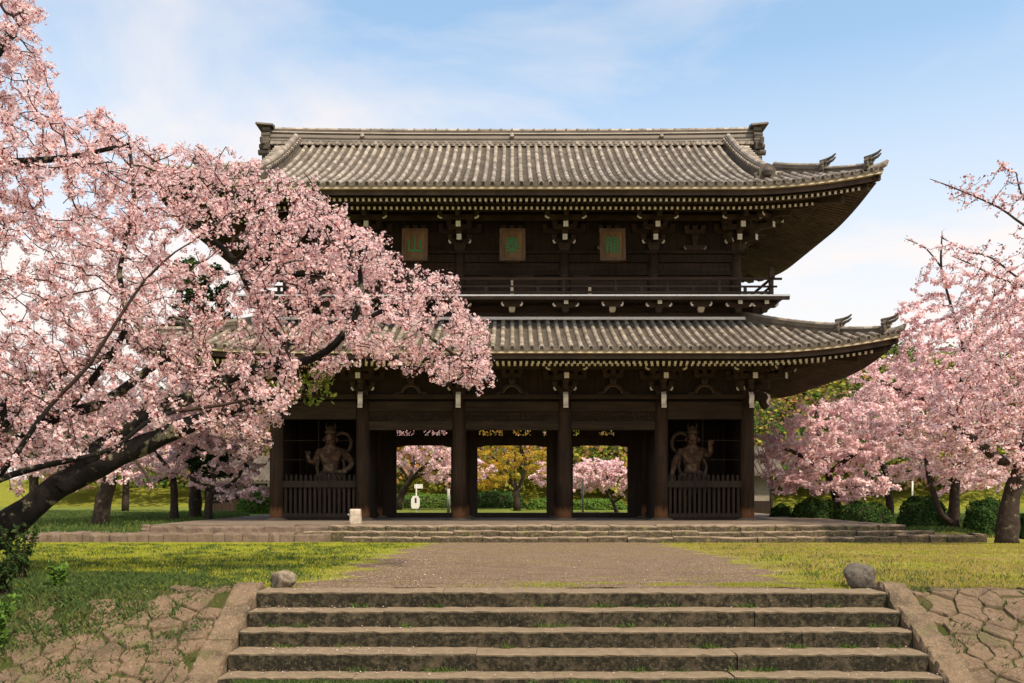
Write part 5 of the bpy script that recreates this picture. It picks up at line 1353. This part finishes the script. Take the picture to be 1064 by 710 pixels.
far_tree('cherry_tree', 'faint pink cherry tree behind the maple in the middle doorway', 'cherry tree', b,
  [([b, PV(573, 505, 82), PV(575, 490, 82)], [.2,.16,.1], None)],
  [(574, 492, 82, 26, 18, 3, 240), (500, 490, 82, 18, 14, 3, 140), (590, 500, 82, 22, 14, 3, 140)],
  'petal_far', 2400, .085, step=.5, kill=.6, seed=44, group=G3, maxn=1500, spread=.3)

# ---- clipped bushes and hedges
def bush(px, pyb, d, wpx, hpx, label, leaf='hedge_leaf', n=5200, sz=.034, seed=1, name='clipped_bush', cat='bush', group='round clipped bushes right of the gate', dm=1.0):
    g = np.random.default_rng(seed); s = d/FPX; x, y, _ = P(px, 0, d); z = gz(x, y); rx, rz = wpx*s/2, hpx*s; ry = rx*dm
    t = thing(name, label, cat, (x, y, z), group)
    v = unit(g.normal(size=(n, 3))); v[:, 2] = np.abs(v[:, 2]); k = (np.abs(v)**3.0).sum(1)**(-1/3.0); v = v*k[:, None]
    lump = 1 + .09*np.sin(v[:, 0]*5+seed)*np.sin(v[:, 1]*5) + .04*np.sin(v[:, 2]*9+v[:, 0]*7) + g.normal(0, .025, n); q = v*lump[:, None]*np.array([rx, ry, rz])*(1-g.exponential(.03, n))[:, None]
    nr = unit(v/np.array([rx, ry, rz]) + g.normal(0, .55, v.shape)); np_mesh('foliage', patches(q, nr, sz, g, 1.3), 4, [M[leaf]], None, t)
    mb = MB()
    for j in range(7):
        a = 2*math.pi*j/7; mb.tube([(.12*rx*math.cos(a), .12*ry*math.sin(a), -.05), (.5*rx*math.cos(a), .5*ry*math.sin(a), rz*.5), (.75*rx*math.cos(a), .75*ry*math.sin(a), rz*.75)], [.03,.02,.008], 5)
    # inner twiggy mass so that no light passes straight through
    vs = []; fs = []; nn = 16
    for j in range(7):
        ph = j/6*math.pi/2
        for i in range(nn):
            a = 2*math.pi*i/nn; w = .86; vs.append((w*rx*math.cos(a)*math.cos(ph)**.6, w*ry*math.sin(a)*math.cos(ph)**.6, w*rz*math.sin(ph)**.8))
    for j in range(6):
        for i in range(nn): fs.append((j*nn+i, j*nn+(i+1) % nn, (j+1)*nn+(i+1) % nn, (j+1)*nn+i))
    mb.add(vs, fs); mb.build('branches', M['bark_mid'], t, True); return t
bush(812, 543, 46, 22, 18, 'small dark bush at the foot of the low pink cherry next to the gate', seed=51, n=2600)
bush(847, 545, 44, 45, 24, 'second clipped bush from the gate, low and wide under the pink cherry', seed=52)
bush(897, 545, 43, 54, 22, 'flat-topped clipped bush half hidden by hanging pink blossom', seed=53)
bush(960, 552, 37.5, 47, 32, 'round clipped bush at the end of the platform in front of a thin white post', seed=54, n=6500)
bush(1027, 555, 35.5, 42, 33, 'round clipped bush just left of the thickest trunk', seed=55, n=6000)
bush(1072, 558, 34, 24, 28, 'clipped bush behind the right edge trunk', seed=56, n=3500)
bush(516, 533, 79, 56, 17, 'low clipped hedge beneath the maple in the middle doorway', seed=57, n=4500, sz=.06, name='hedge', cat='hedge', group='hedges seen through the gate', dm=.5)
bush(568, 533, 79, 40, 11, 'short hedge right of the maple trunk in the middle doorway', seed=58, n=3000, sz=.06, name='hedge', cat='hedge', group='hedges seen through the gate', dm=.5, leaf='weed')
bush(440, 533, 79, 76, 14, 'green hedge behind the white sign in the left doorway', seed=59, n=4500, sz=.06, name='hedge', cat='hedge', group='hedges seen through the gate', dm=.5, leaf='weed')
bush(620, 533, 79, 60, 11, 'green hedge behind the pale pink tree in the right doorway', seed=60, n=4000, sz=.06, name='hedge', cat='hedge', group='hedges seen through the gate', dm=.5, leaf='weed')
bush(275, 535, 58, 50, 26, 'unclipped green shrub in the sun behind the left end of the gate', seed=61, n=4500, sz=.06, name='shrub', cat='shrub', group=None, leaf='weed')

# ---- leafy plants low at the left
def plant(px, d, h, nst, label, seed, leaf='weed', sz=.019):
    g = np.random.default_rng(seed); x = (px-532)*d/FPX; t = thing('leafy_plant', label, 'plant', (x, d, gz(x, d)), 'wild plants at the left edge'); mb = MB(); L_ = []
    for k in range(nst):
        a = g.uniform(0, 6.28); ln = h*g.uniform(.55, 1); e = Vector((math.cos(a)*ln*.33, math.sin(a)*ln*.33, ln)); m_ = e*.5 + Vector((0,0,ln*.10)); b0_ = Vector((math.cos(a)*.05, math.sin(a)*.05, -.02))
        mb.tube([b0_, m_, e], [.007,.005,.002], 4)
        for u in np.linspace(.2, 1, int(8+ln*18)):
            p = b0_.lerp(m_, u*2) if u < .5 else m_.lerp(e, u*2-1); L_.append(np.array(p)+g.normal(0, .02, 3))
    mb.build('stems', M['bark_twig'], t); L_ = np.repeat(np.array(L_), 2, 0); L_ = L_+g.normal(0, .02, L_.shape)
    np_mesh('leaves', patches(L_, unit(g.normal(size=L_.shape)+np.array([0,0,.8])), sz, g, 1.9), 4, [M[leaf]], None, t)
plant(20, 11.5, .72, 15, 'tallest leafy plant at the left, dark against the lawn under the leaning trunk', 71, 'dark_leaf')
plant(-8, 9.3, .55, 22, 'bushy weed at the left edge low by the paving stones', 72)
plant(4, 10.3, .45, 22, 'low dark weed between the tall plant and the edge of the picture', 73, 'dark_leaf')
plant(60, 10.6, .28, 16, 'small spreading weed in the shade just right of the tall plant', 74)

# ---- wooded hillside behind
g = np.random.default_rng(91); cols = [M['hl%d' % k] for k in range(0)] 
HM = [leafmat('hill_green', [(.1, (.03,.055,.016)), (.9, (.11,.16,.035))], .2), leafmat('hill_yellow_green', [(.1, (.16,.18,.025)), (.9, (.38,.36,.06))], .35), leafmat('hill_rust', [(.1, (.28,.13,.05)), (.9, (.50,.27,.09))], .35), leafmat('hill_brown', [(.1, (.09,.055,.035)), (.9, (.20,.13,.08))], .2), leafmat('hill_pink', [(.1, (.45,.22,.22)), (.9, (.72,.45,.43))], .3)]
def hill_h(x, y):
    u = max(0, y-88)
    h = 26*(1-math.exp(-u/55)) * (1 + .28*math.tanh(max(0, x-5)/38)) * (.75+.25*math.sin(x*.03+1))
    if x < -30: h *= max(.25, 1-(-30-x)/60)
    return h
V = []; MI = []; HS = [(-.5,-.22), (-.14,-.05), (-.05,.05), (.05,.14), (.24,.42), (.42,.6)]
for k in range(1150):
    y = 88 + 90*g.uniform()**1.5; lo, hi = HS[g.choice(6, p=[.22,.10,.10,.10,.32,.16])]; a = g.uniform(lo, hi); x = a*y; z = hill_h(x, y) + gz(0, 60); rr = g.uniform(2.0, 4.2); m_ = g.choice(5, p=([.52,.30,.04,.12,.02] if a > .2 else [.22,.36,.24,.10,.08]))
    n = 230; v = unit(g.normal(size=(n, 3))); v[:, 2] = np.abs(v[:, 2])*1.0-.1; lob = 1+.25*np.sin(v[:, 0]*4+k)*np.sin(v[:, 1]*4+k*2)
    q = v*(rr*lob*g.uniform(.75, 1.05, n))[:, None]*np.array([1,1,1.15]) + np.array([x, y, z+.8*rr]); V.append(patches(q, unit(v+g.normal(0, .5, v.shape)), .21, g)); MI.append(np.full(n, m_))
kind(np_mesh('hillside_woods', np.concatenate(V), 4, HM, np.concatenate(MI)), 'stuff')
mb = MB(); hx = np.linspace(-220, 260, 61); hy = [86, 92, 100, 110, 125, 145, 170, 200, 240, 300, 400]
mb.v = [(x, y, hill_h(x, y)*(1 if y < 250 else .9)+gz(0, 60)-.1) for y in hy for x in hx]; mb.f = [(j*61+i, j*61+i+1, (j+1)*61+i+1, (j+1)*61+i) for j in range(len(hy)-1) for i in range(60)]; mb.m = [0]*len(mb.f)
kind(mb.build('hills', HM[1], smooth=True), 'structure')

# ---- grass
def blades(n, region, h, w, mats, seed, lean=.5):
    g = np.random.default_rng(seed); x, y = region(g, n); z = np.array([gz(a, b) for a, b in zip(x, y)]); n = len(x)
    hh = h*g.uniform(.5, 1.3, n)*(1+0*y); ww = w*np.maximum(1, y/12.); a = g.uniform(0, 6.283, n); le = g.uniform(.1, lean, n)*hh; b = g.uniform(0, 6.283, n)
    B = np.stack([x, y, z-.005], 1); s = np.stack([np.cos(a), np.sin(a), 0*a], 1)*ww[:, None]; t = np.stack([np.cos(b)*le, np.sin(b)*le, hh], 1); m_ = np.stack([np.cos(b)*le*.3, np.sin(b)*le*.3, hh*.6], 1)
    V = np.stack([B-s, B+s, B+m_+s*.7, B+t], 1); return V.reshape(-1, 3)
def onpath(x, y):
    u = (y-10.6)/22.; l = -2.35-.75*u-.6*np.sin(u*3.1)*(1-u)+.22*np.sin(y*2.7)+.14*np.sin(y*6.1+1)+.10*np.sin(y*13.3); r = 3.55+2.2*u+.25*np.sin(u*5)-.9*(.22*np.sin(y*2.7)+.14*np.sin(y*6.1+1)+.10*np.sin(y*13.3)); return (x > l) & (x < r) & (y > 10.55)
def clumpy(x, y): return np.sin(x*2.1+1.3*np.sin(y*1.7))*np.sin(y*2.6+.7*np.sin(x*2.9)) + .6*np.sin(x*5.3+y*3.1)*np.sin(y*6.7-x*2.2)
def lawnreg(g, n):
    y = 10.7 + 22.3*g.uniform(size=n)**1.35; x = g.uniform(-.62, .62, n)*y; k = ~onpath(x, y) & (clumpy(x, y)+g.uniform(-.9, 1.6, n) > -.15) & ~((x > 2)&(g.uniform(size=n) < .35)); return x[k], y[k]
kind(np_mesh('lawn_grass', blades(230000, lawnreg, .042, .0045, None, 1), 4, [M['grass']]), 'stuff')
def dryreg(g, n):
    y = 10.7 + 22*g.uniform(size=n)**1.35; x = g.uniform(2, 1+.62*y, n); k = ~onpath(x, y) & (x < .62*y) & (clumpy(x*.6, y*.6)+g.uniform(-.8, .8, n) > 0); return x[k], y[k]
kind(np_mesh('dry_grass', blades(110000, dryreg, .045, .0045, None, 2), 4, [M['grass_dry']]), 'stuff')
def edgereg(g, n):   # thin growth creeping over the gravel: a band behind the top step and scattered tufts
    x = np.concatenate([g.normal(2.0, 1.2, n//2), g.uniform(-3, 6, n//2)]); y = np.concatenate([10.65+np.abs(g.normal(0, .55, n//2)), g.uniform(11, 32, n//2)])
    k = onpath(x, y) & (clumpy(x*.8+3, y*1.3)+g.uniform(-.5, .7, n) > .32); return x[k], y[k]
kind(np_mesh('path_grass', blades(100000, edgereg, .028, .004, None, 3), 4, [M['grass']]), 'stuff')
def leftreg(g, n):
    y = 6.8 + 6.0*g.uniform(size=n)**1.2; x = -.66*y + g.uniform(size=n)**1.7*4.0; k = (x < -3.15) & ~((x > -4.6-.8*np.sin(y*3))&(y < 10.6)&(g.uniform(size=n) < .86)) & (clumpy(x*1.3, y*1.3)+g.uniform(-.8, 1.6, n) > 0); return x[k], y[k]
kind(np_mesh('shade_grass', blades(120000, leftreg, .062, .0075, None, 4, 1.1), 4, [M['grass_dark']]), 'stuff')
def seamreg(g, n):   # tufts in the joints of the paving, at the foot of the steps
    x = np.concatenate([g.uniform(-5.6, -3.1, n//3), g.uniform(4.4, 8.5, n//3), g.uniform(-2.6, 3.9, n-2*(n//3))]); y = np.concatenate([g.uniform(8.1, 10.8, n//3), g.uniform(8.0, 10.8, n//3), 8.84-np.abs(g.normal(0, .14, n-2*(n//3)))])
    k = clumpy(x*1.9+1, y*2.1)+g.uniform(-.4, .4, n) > .62; k |= (x > -2.6) & (x < 3.9) & (x < -1.2) & (g.uniform(size=n) < .4); return x[k], y[k]
kind(np_mesh('joint_grass', blades(70000, seamreg, .055, .004, None, 5, .9), 4, [M['grass_dark'], M['grass']], None), 'stuff')
def stepreg(n, seed):
    g = np.random.default_rng(seed); V = []
    for k, d in enumerate(DS[:4]):
        for _ in range(9):
            cx = g.uniform(SX0+.1, SX1-.1); m_ = g.integers(10, 40); zt = .825-.165*(k+1); x = cx+g.normal(0, .06, m_); y = d-.015-np.abs(g.normal(0, .02, m_)); hh = g.uniform(.02, .07, m_); a = g.uniform(0, 6.28, m_)
            B = np.stack([x, y, np.full(m_, zt)], 1); s = np.stack([np.cos(a), np.sin(a), 0*a], 1)*.005; t = np.stack([g.normal(0, .03, m_), -np.abs(g.normal(0, .03, m_)), hh], 1); V.append(np.stack([B-s, B+s, B+t*.6+s, B+t], 1).reshape(-1, 3))
    return np.concatenate(V)
kind(np_mesh('step_weeds', stepreg(0, 6), 4, [M['weed']]), 'stuff')
def backreg(g, n):
    y = g.uniform(33.9, 60, n); x = np.where(g.uniform(size=n) < .6, g.uniform(-.62, -.28, n)*y, g.uniform(.40, .6, n)*y); k = (x < -13.4) | (x > 15); return x[k], y[k]
kind(np_mesh('rough_grass', blades(60000, backreg, .16, .006, None, 7, .6), 4, [M['grass_dark']]), 'stuff')
def tuftreg(g, n):   # darker, taller tufts and low weeds scattered over the lawn
    m = n//36; cy = 10.9+20*g.uniform(size=m)**1.5; cx = g.uniform(-.6, .6, m)*cy; r = g.uniform(.04, .22, m); x = np.repeat(cx, 36)+g.normal(size=m*36)*np.repeat(r, 36); y = np.repeat(cy, 36)+g.normal(size=m*36)*np.repeat(r, 36)*.8
    k = ~onpath(x, y) & (y > 10.7) & (y < 32.5) & (np.repeat(cx, 36) < g.uniform(-4, 9, m*36)); return x[k], y[k]
kind(np_mesh('lawn_tufts', blades(60000, tuftreg, .06, .005, None, 8, .9), 4, [M['grass_dark']]), 'stuff')
def barereg(g, n):
    y = 10.7 + 22.3*g.uniform(size=n)**1.35; x = g.uniform(-.62, .62, n)*y; k = ~onpath(x, y) & (clumpy(x*.7+5, y*.9+2)+g.uniform(-.6, .6, n) > .45); return x[k], y[k]
kind(np_mesh('withered_grass', blades(50000, barereg, .035, .0045, None, 9), 4, [M['grass_dry']]), 'stuff')
g = np.random.default_rng(66); n = 60000; y = 10.6+22*g.uniform(size=n)**1.6; x = g.uniform(-4, 6.5, n); k = onpath(x, y); x, y = x[k], y[k]
M['pebble'] = leafmat('pebble', [(.1, (.05,.034,.024)), (.5, (.17,.118,.08)), (.95, (.36,.27,.195))], .0, big=.1)
c = np.stack([x, y, np.array([gz(a, b) for a, b in zip(x, y)])+.016], 1); kind(np_mesh('gravel_stones', patches(c, unit(g.normal(0, .35, c.shape)+np.array([0,-.2,1])), .0055, g), 4, [M['pebble']]), 'stuff')
# fallen petals on the steps and the path
g = np.random.default_rng(77); n = 5200; x = np.concatenate([g.uniform(-4, 5, 700), g.uniform(-9, -1, 4500)]); y = np.concatenate([8.9+9*g.uniform(size=700)**1.5, 9+14*g.uniform(size=4500)**1.3]); z = np.array([max(gz(a, b), next((.825-.165*k for k, d in enumerate(DS) if b >= d), .0) if SX0 < a < SX1 and b < 10.4 else -1) for a, b in zip(x, y)])+.016
c = np.stack([x, y, z], 1); kind(np_mesh('fallen_petals', patches(c, unit(np.stack([g.normal(0, .2, n), g.normal(0, .2, n), np.ones(n)], 1)), .008, g), 4, [M['petal']]), 'stuff')
